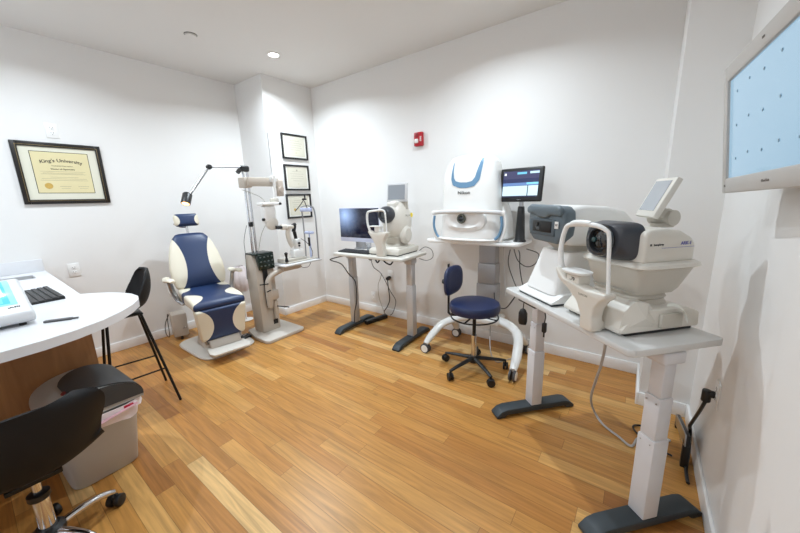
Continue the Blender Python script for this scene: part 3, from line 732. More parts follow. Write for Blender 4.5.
# white plastic bag behind
o = M()
def bag(u, v):
    a = 2*PI*u; r = .10*(.35+.65*math.sin(PI*min(1, .15+v*.8)))*(1+.10*math.sin(5*a+3*v)+.06*math.sin(11*a))
    return Vector((r*.7*math.cos(a), r*math.sin(a), .30*v))
o.grid(bag, 40, 10, 0); tag(o.build('plastic_bag', bagm, ang=80), 'crumpled white plastic bag behind the exam chair and stand', 'plastic bag', None, (-3.70, 1.86, .36))
# hook post that carries the bag
t = thing('bag_stand', 'slim white post with a ring behind exam chair', 'stand', (-3.70, 1.86, 0))
M().cyl((0, 0, 0), (0, 0, .36), .01).build('post', whitep, t); M().lathe([(.0, .35), (.05, .352), (.05, .358), (.0, .36)], n=20).build('plate', whitep, t); M().lathe([(.07, 0), (.075, .008), (.0, .012)], n=24).build('foot', whitep, t)

# ------------------------------------------------------------------ height-adjustable desks
def desk(label, loc, ang, L, W, z, legx, legy, topm, legmat, thick, footlen, vertical_splits):
    t = thing('adjustable_desk', label, 'desk', loc, ang)
    M().prism([(.015, 0), (L-.015, 0), (L, .015), (L, W-.015), (L-.015, W), (.015, W), (0, W-.015), (0, .015)], z-thick, z, 'z', bev=.006).build('desk_top', topm, t)
    M().box((L/2, legy, z-thick-.02), (L-2*legx+.04, .06, .036), .003).build('crossbar', black, t)
    for x in (legx, L-legx):
        lg = M(); zz = [.055]+vertical_splits+[z-thick-.002]; w = .072
        for i in range(len(zz)-1):
            q = w-.009*i; lg.box2((x-q/2, legy-q/2, zz[i]), (x+q/2, legy+q/2, zz[i+1]), .005)
        leg = lg.build('leg', legmat, t)
        o = M()
        for s_ in (-1, 1):
            for k in vertical_splits: o.cyl((x+s_*.02, legy-w/2-.001, k-.022), (x+s_*.02, legy-w/2+.002, k-.022), .003, n=8)
        o.build('screws', steel, leg)
        o = M(); o.box((x, legy, z-thick-.03), (.085, .10, .05), .012, seg=3); o.build('bracket', legmat, leg)
        f = footlen/2
        o = M(); o.prism([(legy-f, .0), (legy-f+.05, .0), (legy-f+.07, .018), (legy+f-.07, .018), (legy+f-.05, 0), (legy+f, 0), (legy+f+.005, .015), (legy+f-.03, .045), (legy+f-.07, .055), (legy-f+.07, .055), (legy-f+.03, .045), (legy-f-.005, .015)], x-.04, x+.04, 'x', bev=.006)
        o.build('foot', dgrey, t)
    return t
AD = -.738
D0 = (-.623, 1.887)
def DW(x, y):  # point on the near desk -> world
    return (D0[0]+math.cos(AD)*x-math.sin(AD)*y, D0[1]+math.sin(AD)*x+math.cos(AD)*y)
ZD = .828
desk('light grey adjustable desk set diagonally near the right wall', (D0[0], D0[1], 0), AD, .867, .415, ZD, .047, .205, deskw, legw, .028, .54, [.42, .60])
def SW(x, y):
    a = .036; return (-2.495+math.cos(a)*x-math.sin(a)*y, 2.21+math.sin(a)*x+math.cos(a)*y)
ZS = .85
desk('small adjustable desk with silver legs standing by the back wall', (-2.495, 2.21, 0), .036, .85, .45, ZS, .055, .225, greyt, legsil, .028, .58, [.56])

# ------------------------------------------------------------------ instrument 1: autorefractor on the near desk
x, y = DW(.60, .20)
t = thing('autorefractor', 'large cream tabletop eye instrument with dark lens hood and chin rest', 'eye instrument', (x, y, ZD), AD)
M().box2((-.15, -.12, 0), (.16, .19, .014), .003).build('rubber_base', black, t)
o = M()
o.prism([(-.145, .014), (-.15, .03), (-.10, .085), (-.03, .10), (.15, .095), (.205, .075), (.21, .014)], -.155, .172, 'x', bev=.010, seg=2)
o.build('base', cream, t)
# faceted drive cover at the near front corner
o = M()
o.prism([(-.15, .012), (-.01, .012), (.015, .07), (-.03, .125), (-.09, .135), (-.135, .10)], .05, .160, 'x', bev=.003, seg=1)
fac = bmesh.new()
V_ = [fac.verts.new(p) for p in ((.160, -.15, .012), (.160, -.01, .012), (.160, .015, .07), (.160, -.03, .125), (.160, -.09, .135), (.160, -.135, .10), (.185, -.06, .075), (.178, -.01, .045), (.176, -.11, .05))]
for q in ((0, 1, 8), (1, 7, 8), (7, 6, 8), (1, 2, 7), (2, 3, 6), (2, 6, 7), (3, 4, 6), (4, 5, 6), (5, 8, 6), (5, 0, 8)): fac.faces.new([V_[i] for i in q])
fac.faces.new([V_[i] for i in (5, 4, 3, 2, 1, 0)])
o._add(fac)
o.build('drive_cover', cream, t, ang=12)
o = M(); o.box((.179, .06, .055), (.014, .10, .055), .003, seg=1); o.build('printer_door', creamd, t)
def roll(u, v):
    a = math.radians(-20+150*u); return Vector((.176+.012*v, .07-.035*math.cos(a)*.9+0, .05+.05*math.sin(a)))
o = M(); o.tube([(.17, .045, .115), (.19, .06, .118), (.205, .08, .10), (.207, .095, .06)], .022, n=10, flat=.06, smooth=6); o.build('paper_strip', paperw, t)
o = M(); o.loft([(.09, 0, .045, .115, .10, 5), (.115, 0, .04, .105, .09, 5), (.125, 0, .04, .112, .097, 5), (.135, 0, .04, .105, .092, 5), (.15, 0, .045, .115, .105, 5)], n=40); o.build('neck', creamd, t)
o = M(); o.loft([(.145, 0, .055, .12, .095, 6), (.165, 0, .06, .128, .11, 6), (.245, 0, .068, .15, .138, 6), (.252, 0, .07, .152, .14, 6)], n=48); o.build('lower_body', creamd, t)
o = M(); o.loft([(.25, 0, .070, .158, .145, 7), (.256, 0, .070, .166, .150, 7), (.268, 0, .070, .163, .147, 7), (.278, 0, .065, .148, .13, 7)], n=48); o.build('skirt', cream, t)
o = M(); o.prism([(-.06, .272), (-.06, .385), (-.04, .402), (.03, .405), (.10, .393), (.155, .365), (.175, .34), (.175, .272)], -.143, .143, 'x', bev=.02, seg=3); bd = o.build('upper_body', cream, t)
text('humphrey', .011, inkm, bd, face((.1436, .0, .345), 90), bold=.0002)
M().box((.1434, -.035, .345), (.0008, .008, .008)).build('maker_mark', inkm, bd)
text('ARK-1', .018, inkb, bd, face((.1436, .125, .345), 90), bold=.0004)
M().box((.1434, .09, .331), (.0008, .15, .0014)).build('pinstripe', inkb, bd)
o = M(); o.loft([(-.048, 0, .350, .122, .076, 5), (-.01, 0, .350, .114, .074, 4), (.010, 0, .350, .100, .071, 3.2), (.025, 0, .350, .084, .066, 2.4)], n=48,
    mx=Matrix(((1, 0, 0, 0), (0, 0, -1, -.09), (0, 1, 0, 0), (0, 0, 0, 1)))); hd = o.build('lens_hood', dring, t)
o = M(); o.lathe([(.046, 0), (.062, .0), (.066, .008), (.062, .018), (.05, .02), (.046, .01)], (0, -.113, .352), rot=(90, 0, 0), n=36, ring=True); o.lathe([(.034, 0), (.04, .0), (.042, .01), (.036, .015)], (0, -.113, .352), rot=(90, 0, 0), n=36, ring=True); o.build('hood_ring', mat('hood_ring_grey', (44, 46, 50), .22, coat=.5), hd)
o = M(); o.lathe([(.0, .002), (.035, .001), (.045, -.002)], (0, -.122, .352), rot=(90, 0, 0), n=32); o.build('lens', glassb, hd)
o = M(); o.lathe([(.0, .006), (.01, .005), (.012, 0)], (-.03, -.124, .352), rot=(90, 0, 0), n=20); o.build('sensor_window', glassg, hd)
# tilting monitor
mxx = Matrix.Translation((.022, .108, .512)) @ Matrix.Rotation(math.radians(-25), 4, 'Z') @ Matrix.Rotation(math.radians(-24), 4, 'X')
o = M(); o.X = mxx; o.box((0, 0, 0), (.155, .024, .165), .006, seg=2); md = o.build('display', cream, t)
o = M(); o.X = mxx; o.box((-.004, -.0125, .006), (.118, .002, .125)); o.build('screen', scrg2, md)
o = M(); o.cyl((-.04, .165, .432), (.055, .165, .432), .032, bev=.004, n=32); o.box((.01, .145, .45), (.06, .06, .04), .01); o.build('display_hinge', creamd, md)
o = M(); o.cyl((.01, .16, .395), (.01, .16, .41), .04, n=28); o.build('hinge_base', creamd, t)
# chin rest column and head frame
yc = -.19
o = M(); o.prism([(.035, 0), (.098, 0), (.100, .03), (.092, .06), (.100, .10), (.125, .135), (.145, .15), (.148, .17), (.05, .165), (-.08, .185), (-.125, .225), (-.14, .22), (-.115, .175), (-.045, .14), (.005, .105), (.03, .06)], yc-.028, yc+.028, 'y', bev=.014, seg=3)
cc = o.build('chin_rest_column', cream, t)
text('TOPCON', .012, inkg, cc, face((.04, yc-.0283, .14)))
o = M(); o.box((.05, yc+.035, .02), (.08, .09, .036), .01); o.build('column_foot', cream, cc)
o = M(); o.tube([(-.13, yc, .21), (-.142, yc, .27), (-.138, yc, .34), (-.122, yc, .39), (-.095, yc-.005, .41), (-.02, yc-.02, .42), (.06, yc-.015, .42), (.10, yc-.005, .405), (.112, yc, .38), (.122, yc, .28), (.135, yc, .16)], .01, n=12, rs=[.015, .012, .010, .010, .010, .0105, .0095, .008, .007, .007, .007]); o.build('head_frame', whitep, t)
o = M(); o.tube([(-.07, yc-.012, .418), (-.02, yc-.028, .427), (.04, yc-.018, .425)], .010, n=10, flat=1.1); o.build('forehead_pad', whitep, t)
o = M(); o.box((-.035, yc+.01, .185), (.075, .06, .05), .01); o.build('chin_rest_block', cream, t)
o = M(); o.loft([(.208, -.04, yc+.005, .05, .034, 3), (.214, -.04, yc+.005, .062, .042, 3), (.222, -.04, yc+.005, .064, .044, 3), (.224, -.04, yc+.008, .05, .03, 3)], n=28); o.build('chin_cup', whitep, t)
text('..70', .02, inkm, t, face((-.035, yc-.0205, .19)), bold=.0002)

# ------------------------------------------------------------------ instrument 2: white with slate head
x, y = DW(.235, .20)
t = thing('visual_field_analyzer', 'white eye tester with slate grey viewing face on the diagonal desk', 'eye instrument', (x, y, ZD), AD)
M().box2((-.135, -.165, 0), (.15, .17, .010), .003).build('rubber_base', dgrey, t)
o = M(); o.prism([(-.172, .010), (-.172, .02), (-.10, .055), (.10, .055), (.172, .03), (.172, .010)], -.142, .157, 'x', bev=.008); o.build('base', whitep, t)
M().box2((.157, .03, .004), (.160, .17, .028), .001).build('base_vent', dgrey, t)
o = M(); o.loft([(.045, .0, -.01, .130, .13, 7), (.10, -.0, .0, .124, .12, 7), (.255, .01, .02, .112, .085, 7)], n=56); o.build('pedestal', whitep, t)
o = M(); o.loft([(.245, .01, .04, .075, .06, 4), (.27, .0, .05, .09, .09, 4), (.30, .0, .05, .11, .12, 4)], n=40); o.build('neck', creamd, t)
o = M(); o.prism([(-.09, .295), (-.09, .475), (.0, .485), (.12, .475), (.22, .45), (.28, .40), (.28, .35), (.20, .31), (.05, .285)], -.120, .145, 'x', bev=.035, seg=4); o.build('head', whitep, t)
o = M(); o.prism([(-.122, .345), (-.08, .305), (.11, .30), (.145, .335), (.155, .40), (.150, .46), (.12, .482), (-.09, .487), (-.125, .465), (-.130, .40)], -.135, -.06, 'y', bev=.016, seg=3); fc = o.build('viewing_face', slate, t)
o = M(); o.prism([(-.12, .445), (-.05, .44), (-.02, .425), (.04, .425), (.07, .44), (.145, .437), (.150, .475), (.12, .488), (-.09, .492), (-.123, .477)], -.152, -.12, 'y', bev=.012, seg=3); o.build('brow_visor', slate, fc)
o = M(); o.box((0, -.136, .378), (.20, .012, .085), .012, seg=2); o.build('mask_rim', mat('slate_dark', (80, 92, 100), .5), fc)
o = M(); o.box((.005, -.142, .382), (.15, .008, .056), .014, seg=2); sl = o.build('viewing_slot', black, fc)
M().cyl((-.02, -.147, .382), (-.02, -.1445, .382), .02).build('lens', glassb, sl)
M().box((.118, -.1425, .395), (.026, .003, .034), .001).build('sticker', whitep, fc)
text('W', .018, inkm, fc, face((.118, -.1443, .395)))

# ------------------------------------------------------------------ instrument 3: small desk
x, y = SW(.575, .255)
t = thing('fundus_camera', 'cream eye camera with round body and small grey display', 'eye instrument', (x, y, ZS), .036)
M().box2((-.15, -.17, 0), (.165, .20, .010), .002).build('rubber_base', black, t)
o = M(); o.prism([(-.185, .010), (-.185, .045), (-.16, .062), (.20, .062), (.212, .05), (.212, .010)], -.16, .178, 'x', bev=.008); o.prism([(-.12, .06), (-.10, .072), (.19, .072), (.2, .06)], -.12, .14, 'x', bev=.004); o.build('base', cream, t)
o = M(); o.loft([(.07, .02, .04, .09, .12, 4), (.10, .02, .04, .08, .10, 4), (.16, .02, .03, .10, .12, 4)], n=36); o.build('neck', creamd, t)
o = M()
prof = []
for i in range(13):
    a = PI*i/12; prof.append((.205*math.sin(a)**.55 if 0 < i < 12 else 0, -.115*math.cos(a)))
o.lathe(prof, (.03, .05, .30), rot=(0, 90, 0), n=48, sy=.80); bd = o.build('body', cream, t)
text('TOPCON', .022, inkg, bd, face((.147, .05, .36), 80))
M().cyl((.135, .15, .36), (.139, .15, .36), .022).build('sticker', yellow, bd)
o = M(); o.lathe([(.0, 0), (.085, 0), (.085, .03), (.06, .05), (0, .05)], (.115, .04, .18), rot=(0, 90, 0), n=36); o.build('focus_knob_cover', cream, t)
o = M(); o.prism([(-.06, .40), (-.06, .49), (.02, .495), (.08, .46), (.08, .40)], -.02, .09, 'x', bev=.02, seg=3); o.build('upper_cover', cream, t)
o = M(); o.lathe([(.0, 0), (.07, 0), (.078, .02), (.078, .07), (.06, .10), (.045, .105), (.04, .09), (.0, .085)], (.02, -.07, .375), rot=(90, 0, 0), n=36); hd = o.build('lens_hood', dring, t)
M().lathe([(.0, 0), (.038, 0), (.04, -.004)], (.02, -.162, .375), rot=(90, 0, 0), n=28).build('lens', glassb, hd)
M().tube([(-.04, -.155, .375), (-.035, -.16, .41), (-.0, -.165, .43)], .006).build('lens_guard', chrome, hd)
yc = -.225
o = M(); o.prism([(-.025, 0), (.06, 0), (.065, .03), (.055, .11), (.075, .17), (.105, .215), (.10, .23), (-.06, .22), (-.10, .24), (-.11, .225), (-.07, .17), (-.03, .11), (-.02, .05)], yc-.03, yc+.03, 'y', bev=.012, seg=3); o.build('chin_rest_column', cream, t)
o = M(); o.tube([(-.10, yc, .23), (-.125, yc, .29), (-.13, yc, .36), (-.12, yc, .40), (-.09, yc, .412), (.0, yc-.02, .42), (.05, yc, .42), (.075, yc, .405), (.083, yc, .35), (.09, yc, .22)], .009, n=10, rs=[.013, .011, .011, .011, .01, .01, .01, .008, .007, .007]); o.build('head_frame', whitep, t)
o = M(); o.box((-.01, yc+.005, .25), (.06, .05, .05), .01); o.box((-.03, yc+.0, .277), (.12, .07, .01), .004); o.build('chin_cup', whitep, t)
o = M(); o.box((.045, .045, .575), (.225, .03, .175), .008, seg=2, rot=(-6, 0, 0)); dp = o.build('display', mat('display_silver', (205, 205, 206), .4), t)
o = M(); o.box((.045, .0285, .578), (.19, .003, .135), rot=(-6, 0, 0)); o.build('screen', scrg, dp)
o = M(); o.box((.11, .07, .46), (.06, .05, .09), .012); o.build('display_bracket', creamd, dp)
t.scale = (1, .93, 1)
# all-in-one computer
x, y = SW(.09, .33)
t = thing('desktop_computer', 'slim all-in-one computer with dark screen and pale lilac chin', 'computer', (x, y, ZS), .036)
M().box((0, 0, .255), (.55, .012, .36), .004).build('screen_panel', mat('computer_pale', (205, 208, 228), .35), t)
M().box((0, -.0065, .2755), (.543, .002, .312), .0005).build('display', screen_mat('computer_screen', [], (12, 14, 34), .85, glare=(-.19, .36, .26, (170, 200, 250))), t)  # bright upper corner is a painted reflection, not display content
M().prism([(-.03, .0), (.10, .0), (.10, .004), (.035, .010), (.02, .2), (.008, .2), (.004, .012), (-.03, .004)], -.065, .065, 'x', bev=.001).build('stand', steel, t)
x, y = SW(.21, .13)
keyboard('keyboard', 'flat dark keyboard on the small desk before the computer screen', (x, y, ZS), .04, .40, .12, 5, 15)
x, y = SW(.28, .27)
t = thing('water_tumbler', 'small clear tumbler standing beside the computer stand', 'tumbler', (x-.02, y, ZS))
gl = NT('clear_glass'); gl.b.inputs['Transmission Weight'].default_value = .8; gl.b.inputs['Roughness'].default_value = .05; gl.b.inputs['Base Color'].default_value = (.8, .82, .85, 1); gl.b.inputs['IOR'].default_value = 1.3
M().lathe([(.0, 0), (.024, 0), (.028, .08), (.026, .08), (.022, .006), (.0, .006)], n=24).build('glass', gl.m, t)

# ------------------------------------------------------------------ wheeled scanner
NX, NY, NZ = -1.18, 2.66, 1.0
t = thing('wheeled_instrument_table', 'white pedestal table on curved wheeled legs under the scanner', 'instrument table', (0, 0, 0))
o = M(); o.prism([(-1.55, 2.52), (-.76, 2.52), (-.74, 2.54), (-.72, 2.84), (-.75, 2.86), (-1.56, 2.86), (-1.58, 2.84), (-1.58, 2.55)], NZ-.028, NZ, 'z', bev=.008, seg=3); o.build('table_top', whitep, t)
cx, cy = -1.035, 2.69
o = M(); zz = [.30, .62, .80, NZ-.03]
for i in range(3):
    w = .175-.014*i; o.box2((cx-w/2, cy-.06+.006*i, zz[i]), (cx+w/2, cy+.06-.006*i, zz[i+1]-.001), .008)
o.build('lift_column', mat('column_silver', (160, 158, 158), .4, metal=.2), t)
o = M(); o.box((cx, cy, .29), (.26, .20, .06), .02, seg=3); o.tube([(-1.36, 2.60, .235), (-1.25, 2.66, .27), (cx, 2.69, .29), (-.83, 2.66, .27), (-.74, 2.60, .235)], .05, n=14, rs=[.04, .048, .055, .048, .04], flat=.75); o.build('base_frame', nikonw, t)
for (pts) in ([(-1.34, 2.615, .24), (-1.40, 2.50, .215), (-1.44, 2.38, .14), (-1.457, 2.31, .085)], [(-.75, 2.615, .24), (-.70, 2.50, .215), (-.675, 2.38, .14), (-.665, 2.27, .085)],
              [(-1.33, 2.62, .235), (-1.36, 2.70, .17), (-1.38, 2.77, .09)], [(-.76, 2.62, .235), (-.73, 2.70, .17), (-.715, 2.77, .09)]):
    o = M(); o.tube(pts, .035, n=14, rs=[.042]+[.037]*(len(pts)-2)+[.026], flat=.8); lg = o.build('leg', nikonw, t)
    x, y, _ = pts[-1]; left = x < -1
    o = M(); h_ = M(); rr = .044
    for q in (-1, 1):
        if left: o.cyl((x, y+q*.008, rr), (x, y+q*.024, rr), rr, n=28, bev=.004); h_.cyl((x, y+q*.022, rr), (x, y+q*.0265, rr), .033, n=28)
        else: o.cyl((x+q*.008, y, rr), (x+q*.024, y, rr), rr, n=28, bev=.004); h_.cyl((x+q*.022, y, rr), (x+q*.0265, y, rr), .033, n=28)
    wl = o.build('caster', mat('caster_rubber', (70, 70, 72), .5), lg)
    h_.build('hub_cap', whitep, wl)
t = thing('retinal_scanner', 'glossy white retinal scanner with a blue U and lens opening', 'eye instrument', (NX, NY, NZ))
o = M()
o.loft([(.0, .01, .0, .265, .165, 5), (.02, .01, .0, .27, .17, 5), (.12, .01, .005, .262, .16, 4.5), (.26, .005, .01, .255, .15, 4.5), (.42, .0, .015, .25, .145, 4.5), (.56, -.005, .02, .232, .135, 4.4), (.64, -.005, .025, .21, .12, 4.2), (.685, -.005, .03, .175, .10, 4), (.705, -.005, .035, .12, .07, 3.4), (.711, -.005, .035, .05, .03, 2.5)], n=64)
body = o.build('body', nikonw, t, ang=60)
bmt = bmesh.new(); bmt.from_mesh(body.data); BV = BVHTree.FromBMesh(bmt)
def onfront(x, z, off=.0015):
    h_ = BV.ray_cast(Vector((x, -1, z)), Vector((0, 1, 0)))
    return Vector((x, (h_[0].y if h_[0] else 0)-off, z))
# blue U
cl = [(-.128, .645), (-.132, .58), (-.13, .515), (-.11, .478), (-.06, .462), (.0, .46), (.055, .47), (.09, .51), (.105, .58), (.122, .665)]
wd = [.004, .008, .014, .020, .022, .022, .022, .022, .018, .010]
o = M()
def uu(u, v):
    f = u*(len(cl)-1); i = min(int(f), len(cl)-2); k = f-i
    x = cl[i][0]*(1-k)+cl[i+1][0]*k; z = cl[i][1]*(1-k)+cl[i+1][1]*k; w = wd[i]*(1-k)+wd[i+1]*k
    f2 = min(u+.02, 1); f1 = max(u-.02, 0)
    def pp(f):
        f *= len(cl)-1; i = min(int(f), len(cl)-2); k = f-i; return cl[i][0]*(1-k)+cl[i+1][0]*k, cl[i][1]*(1-k)+cl[i+1][1]*k
    a, b = pp(f1), pp(f2); dx, dz = b[0]-a[0], b[1]-a[1]; L = math.hypot(dx, dz)
    s_ = (2*v-1)*w
    return onfront(x-dz/L*s_, z+dx/L*s_, .003)
o.grid(uu, 60, 4, 0); o.build('blue_band', gbluem, body)
text('Nikon', .036, inkm, body, face((-.02, onfront(-.02, .40).y-.003, .40), 0, math.degrees(math.atan2(onfront(-.02, .42).y-onfront(-.02, .38).y, .04))), bold=.0003, sx=1.25)
# lower face: oval recess ring with lens
o = M(); o.loft([(0, 0, 0, .185, .095, 2.6), (.02, 0, 0, .175, .087, 2.6), (.03, 0, 0, .14, .06, 2.4), (.022, 0, 0, .11, .05, 2.2)], n=48, mx=Matrix(((1, 0, 0, 0.0), (0, 0, -1, -.145), (0, 1, 0, .175), (0, 0, 0, 1)))); lf = o.build('face_panel', whitep, t)
o = M(); o.lathe([(.026, .0), (.036, .0), (.04, .01), (.034, .02), (.028, .02), (.026, .01)], (-.02, -.17, .19), rot=(90, 0, 0), n=32, ring=True); o.build('lens_ring', mat('lens_ring_grey', (90, 92, 80), .3), lf)
M().lathe([(.0, 0), (.028, 0), (.028, .01), (.0, .008)], (-.02, -.172, .19), rot=(90, 0, 0), n=28).build('lens', glassb, lf)
# patient head frame
o = M(); o.tube([(-.31, -.12, .235), (-.20, -.165, .245), (0, -.185, .25), (.2, -.175, .245), (.31, -.12, .235)], .013, n=12, flat=1.3); ff = o.build('forehead_bar', mat('frame_grey_white', (216, 216, 216), .35), t)
for s_ in (-1, 1):
    o = M(); o.tube([(s_*.31, -.12, .24), (s_*.325, -.12, .16), (s_*.315, -.12, .08), (s_*.285, -.12, .01)], .012, n=12, flat=1.8); o.build('side_post', whitep, ff)
    o = M(); o.tube([(s_*.298, -.135, .21), (s_*.305, -.137, .13), (s_*.285, -.137, .06), (s_*.255, -.14, .025)], .011, n=10, flat=1.0); o.build('blue_cheek_trim', gbluem, ff)
    M().box((s_*.315, -.125, .235), (.03, .03, .035), .006).build('frame_joint', whitep, ff)
o = M(); o.tube([(-.28, -.13, .02), (-.15, -.17, .015), (0, -.18, .015), (.15, -.17, .015), (.28, -.13, .02)], .010, n=10); o.build('lower_rail', whitep, t)
o = M(); o.loft([(.02, .27, .08, .05, .1, 3), (.15, .265, .08, .045, .095, 3), (.28, .25, .08, .03, .08, 3), (.34, .23, .08, .01, .05, 3)], n=28); o.build('side_pod', nikonw, t)
# tablet display
t = thing('tablet_display', 'black touch display on a black post beside the white scanner', 'monitor', (-.775, 2.67, NZ))
M().lathe([(.05, 0), (.052, .006), (.040, .02), (.034, .14), (.027, .27), (.024, .28), (0, .28)], n=28, sx=.95).build('post', black, t)
M().cyl((0, 0, .275), (0, 0, .34), .016).build('post_joint', steel, t)
TLT = Matrix.Translation((-.005, -.02, .445)) @ Matrix.Rotation(math.radians(-8), 4, 'Z') @ Matrix.Rotation(math.radians(-8), 4, 'X')
o = M(); o.box((0, 0, 0), (.345, .024, .26), .012, seg=3); dp = o.build('display_case', black, t); dp.matrix_local = TLT
o = M(); o.box((-.003, -.0125, .005), (.285, .002, .20))
o.build('screen', screen_mat('tablet_screen', [(-.14, -.085, .14, -.01, (196, 224, 234)), (.058, -.085, .066, -.01, (60, 80, 100)), (-.14, -.008, .14, .014, (96, 128, 178)), (.05, .0, .14, .014, (120, 200, 235)),
   (-.14, .014, .14, .045, (40, 48, 84)), (-.14, .045, .14, .104, (62, 64, 96)), (-.03, .078, .045, .094, (110, 190, 220)), (.07, .08, .14, .096, (190, 225, 240)), (-.135, .074, -.118, .090, (235, 245, 250))], (34, 40, 66), .95), dp)
text('Nikon', .012, mat('silver_ink', (150, 150, 155), .5), dp, face((0, -.0125, -.114)))

# ------------------------------------------------------------------ round stool
t = thing('rolling_stool', 'navy round rolling stool with small backrest and black base', 'stool', (-.975, 2.262, 0))
M().lathe([(.0, .492), (.165, .492), (.186, .502), (.192, .522), (.192, .55), (.184, .566), (.165, .573), (.0, .576)], n=56).build('seat', navy, t)
o = M(); R_ = []
for i in range(33):
    a = 2*PI*i/32; R_.append((.18*math.cos(a), .18*math.sin(a), .455))
o.tube(R_, .006, n=8, smooth=0)
for a in (0, PI/2, PI, 3*PI/2): o.tube([(.03*math.cos(a), .03*math.sin(a), .462), (.18*math.cos(a), .18*math.sin(a), .455)], .006, smooth=0)
o.build('support_ring', blackm, t)
M().lathe([(.05, .480), (.05, .4925), (.0, .4925)], n=24).build('seat_mount', blackm, t)
o = M(); o.cyl((0, 0, .30), (0, 0, .495), .014); o.build('column', blackm, t)
o = M(); o.cyl((0, 0, .10), (0, 0, .30), .021); o.build('column_sleeve', chrome, t)
o = M(); o.lathe([(.0, .07), (.035, .07), (.04, .09), (.032, .125), (.0, .13)], n=24); o.build('hub', black, t)
for i in range(5):
    a = math.radians(-115+6+72*i); c, s_ = math.cos(a), math.sin(a)
    o = M(); o.tube([(.02*c, .02*s_, .105), (.12*c, .12*s_, .095), (.21*c, .21*s_, .084), (.255*c, .255*s_, .075)], .016, n=10, rs=[.02, .017, .014, .012], flat=.8); o.build('base_arm', black, t)
    caster(t, .255*c, .255*s_, a+1.2, r=.030, w=.014)
o = M(); o.box((-.225, 0, .645), (.008, .028, .41), .002); o.tube([(-.225, 0, .445), (-.20, 0, .43), (-.12, 0, .445), (-.03, 0, .46)], .009, flat=1.2); o.build('back_bar', blackm, t)
def pad(u, v):
    a = 2*PI*u; r = v
    y = .15*math.copysign(abs(math.cos(a))**.8, math.cos(a))*r; z = .115*math.copysign(abs(math.sin(a))**.8, math.sin(a))*r
    return y, z
o = M(); o.loft([(0, 0, 0, .125, .10, 3.2), (.008, 0, 0, .14, .113, 3.2), (.026, 0, 0, .142, .115, 3.2), (.038, 0, 0, .128, .10, 3), (.042, 0, 0, .10, .08, 2.8)], n=48,
    mx=Matrix(((0, 0, 1, -.215), (1, 0, 0, .0), (0, 1, 0, .72), (0, 0, 0, 1))))
for v in o.bm.verts: v.co.x += .9*v.co.y**2
o.build('back_pad', navy, t, ang=60)
o = M(); o.cyl((-.228, 0, .70), (-.255, 0, .70), .008); o.lathe([(0, 0), (.018, 0), (.022, .01), (.018, .022), (0, .022)], (-.255, 0, .70), rot=(0, -90, 0), n=18); o.build('knob', black, t)

# ------------------------------------------------------------------ cables and small things
def cable(label, pts, r, m=black, name='cable'):
    o = M(); o.tube(pts, r, n=8); return tag(o.build(name, m), label, 'cable')
# near desk
x0, y0 = DW(.42, .02)
cable('long light grey cord drooping from the diagonal desk to the floor', [(-.075, 1.60, .80), (-.076, 1.63, .697), (-.09, 1.75, .541), (-.111, 1.85, .402), (-.135, 2.0, .203), (-.119, 2.10, .065), (-.065, 2.075, .010), (.013, 2.015, .007), (.075, 1.966, .007), (.105, 2.059, .007), (.159, 2.116, .007), (.222, 2.139, .007), (.25, 2.13, .007)], .0065, cablew)
t = thing('power_strip', 'black and silver power strip leaning along the right baseboard', 'power strip', (.292, 2.13, 0), math.radians(90))
M().box((0, 0, .10), (.42, .016, .055), .004, rot=(0, 17, 0)).build('body', black, t)
M().box((0, .011, .10), (.42, .006, .057), .002, rot=(0, 17, 0)).build('face_plate', steel, t)
for sp_ in ((.17, .018), (-.17, .075)): M().box((sp_[0], 0, sp_[1]), (.03, .03, sp_[1]*2), .004).build('support', black, t)
o = M(); o.cyl((.338, 1.855, .475), (.318, 1.855, .475), .016, n=16, bev=.003); o.cyl((.312, 1.855, .492), (.312, 1.855, .435), .017, n=18, bev=.005)
pl = tag(o.build('power_plug', black), 'black round plug pushed in the right wall outlet', 'plug')
cable('thick black cord from the right wall outlet to the floor strip', [(.312, 1.857, .432), (.308, 1.868, .40), (.305, 1.90, .35), (.302, 1.98, .25), (.302, 2.03, .19), (.315, 2.09, .13), (.318, 2.05, .03), (.30, 1.93, .010), (.30, 1.83, .010)], .0075)
cable('black cord coiled on the floor behind the diagonal desk leg', [(.25, 2.0, .008), (.18, 2.03, .008), (.10, 2.10, .008), (.08, 2.16, .008), (.12, 2.19, .008), (.18, 2.15, .008), (.24, 2.12, .008)], .005)
x0, y0 = DW(.12, .05); x1, y1 = DW(.28, .05)
t = thing('cable_tray', 'black strip fixed under the left end of the diagonal desk', 'cable tray', (x0, y0, 0), AD)
M().box((.06, 0, ZD-.028-.0125), (.16, .04, .024), .004).build('tray', black, t)
x1, y1 = DW(.375, .01)
cable('short black lead with an inline switch hanging under the desk edge', [(x1, y1, .80), (x1+.004, y1, .775), (x1, y1+.005, .745)], .003)
o = M(); o.box((0, 0, -.025), (.022, .022, .05), .006); o.cyl((0, 0, -.05), (.0, 0, -.075), .004)
tag(o.build('inline_plug', black), 'small black jack plug dangling from a lead under the diagonal desk', 'plug', None, (x1, y1+.005, .742))
x1, y1 = DW(.07, .14)
t = thing('power_adapter', 'black power adapter hanging behind the near desk leg', 'power adapter', (-.575, 2.13, .575))
o = M(); o.lathe([(.0, -.07), (.03, -.068), (.037, -.04), (.036, .03), (.022, .06), (.008, .07), (0, .07)], n=20, sy=.6); o.build('brick', black, t); t.scale = (.8, .8, .8)
o = M(); o.tube([(0, 0, .07), (.01, -.03, .15), (.005, -.07, .235)], .004); o.build('lead', black, t)
cable('black lead looping from the adapter to the wheeled table column', [(-.60, 2.07, .755), (-.66, 2.16, .66), (-.75, 2.30, .55), (-.86, 2.45, .50), (-.93, 2.57, .52), (-.95, 2.61, .56)], .004)
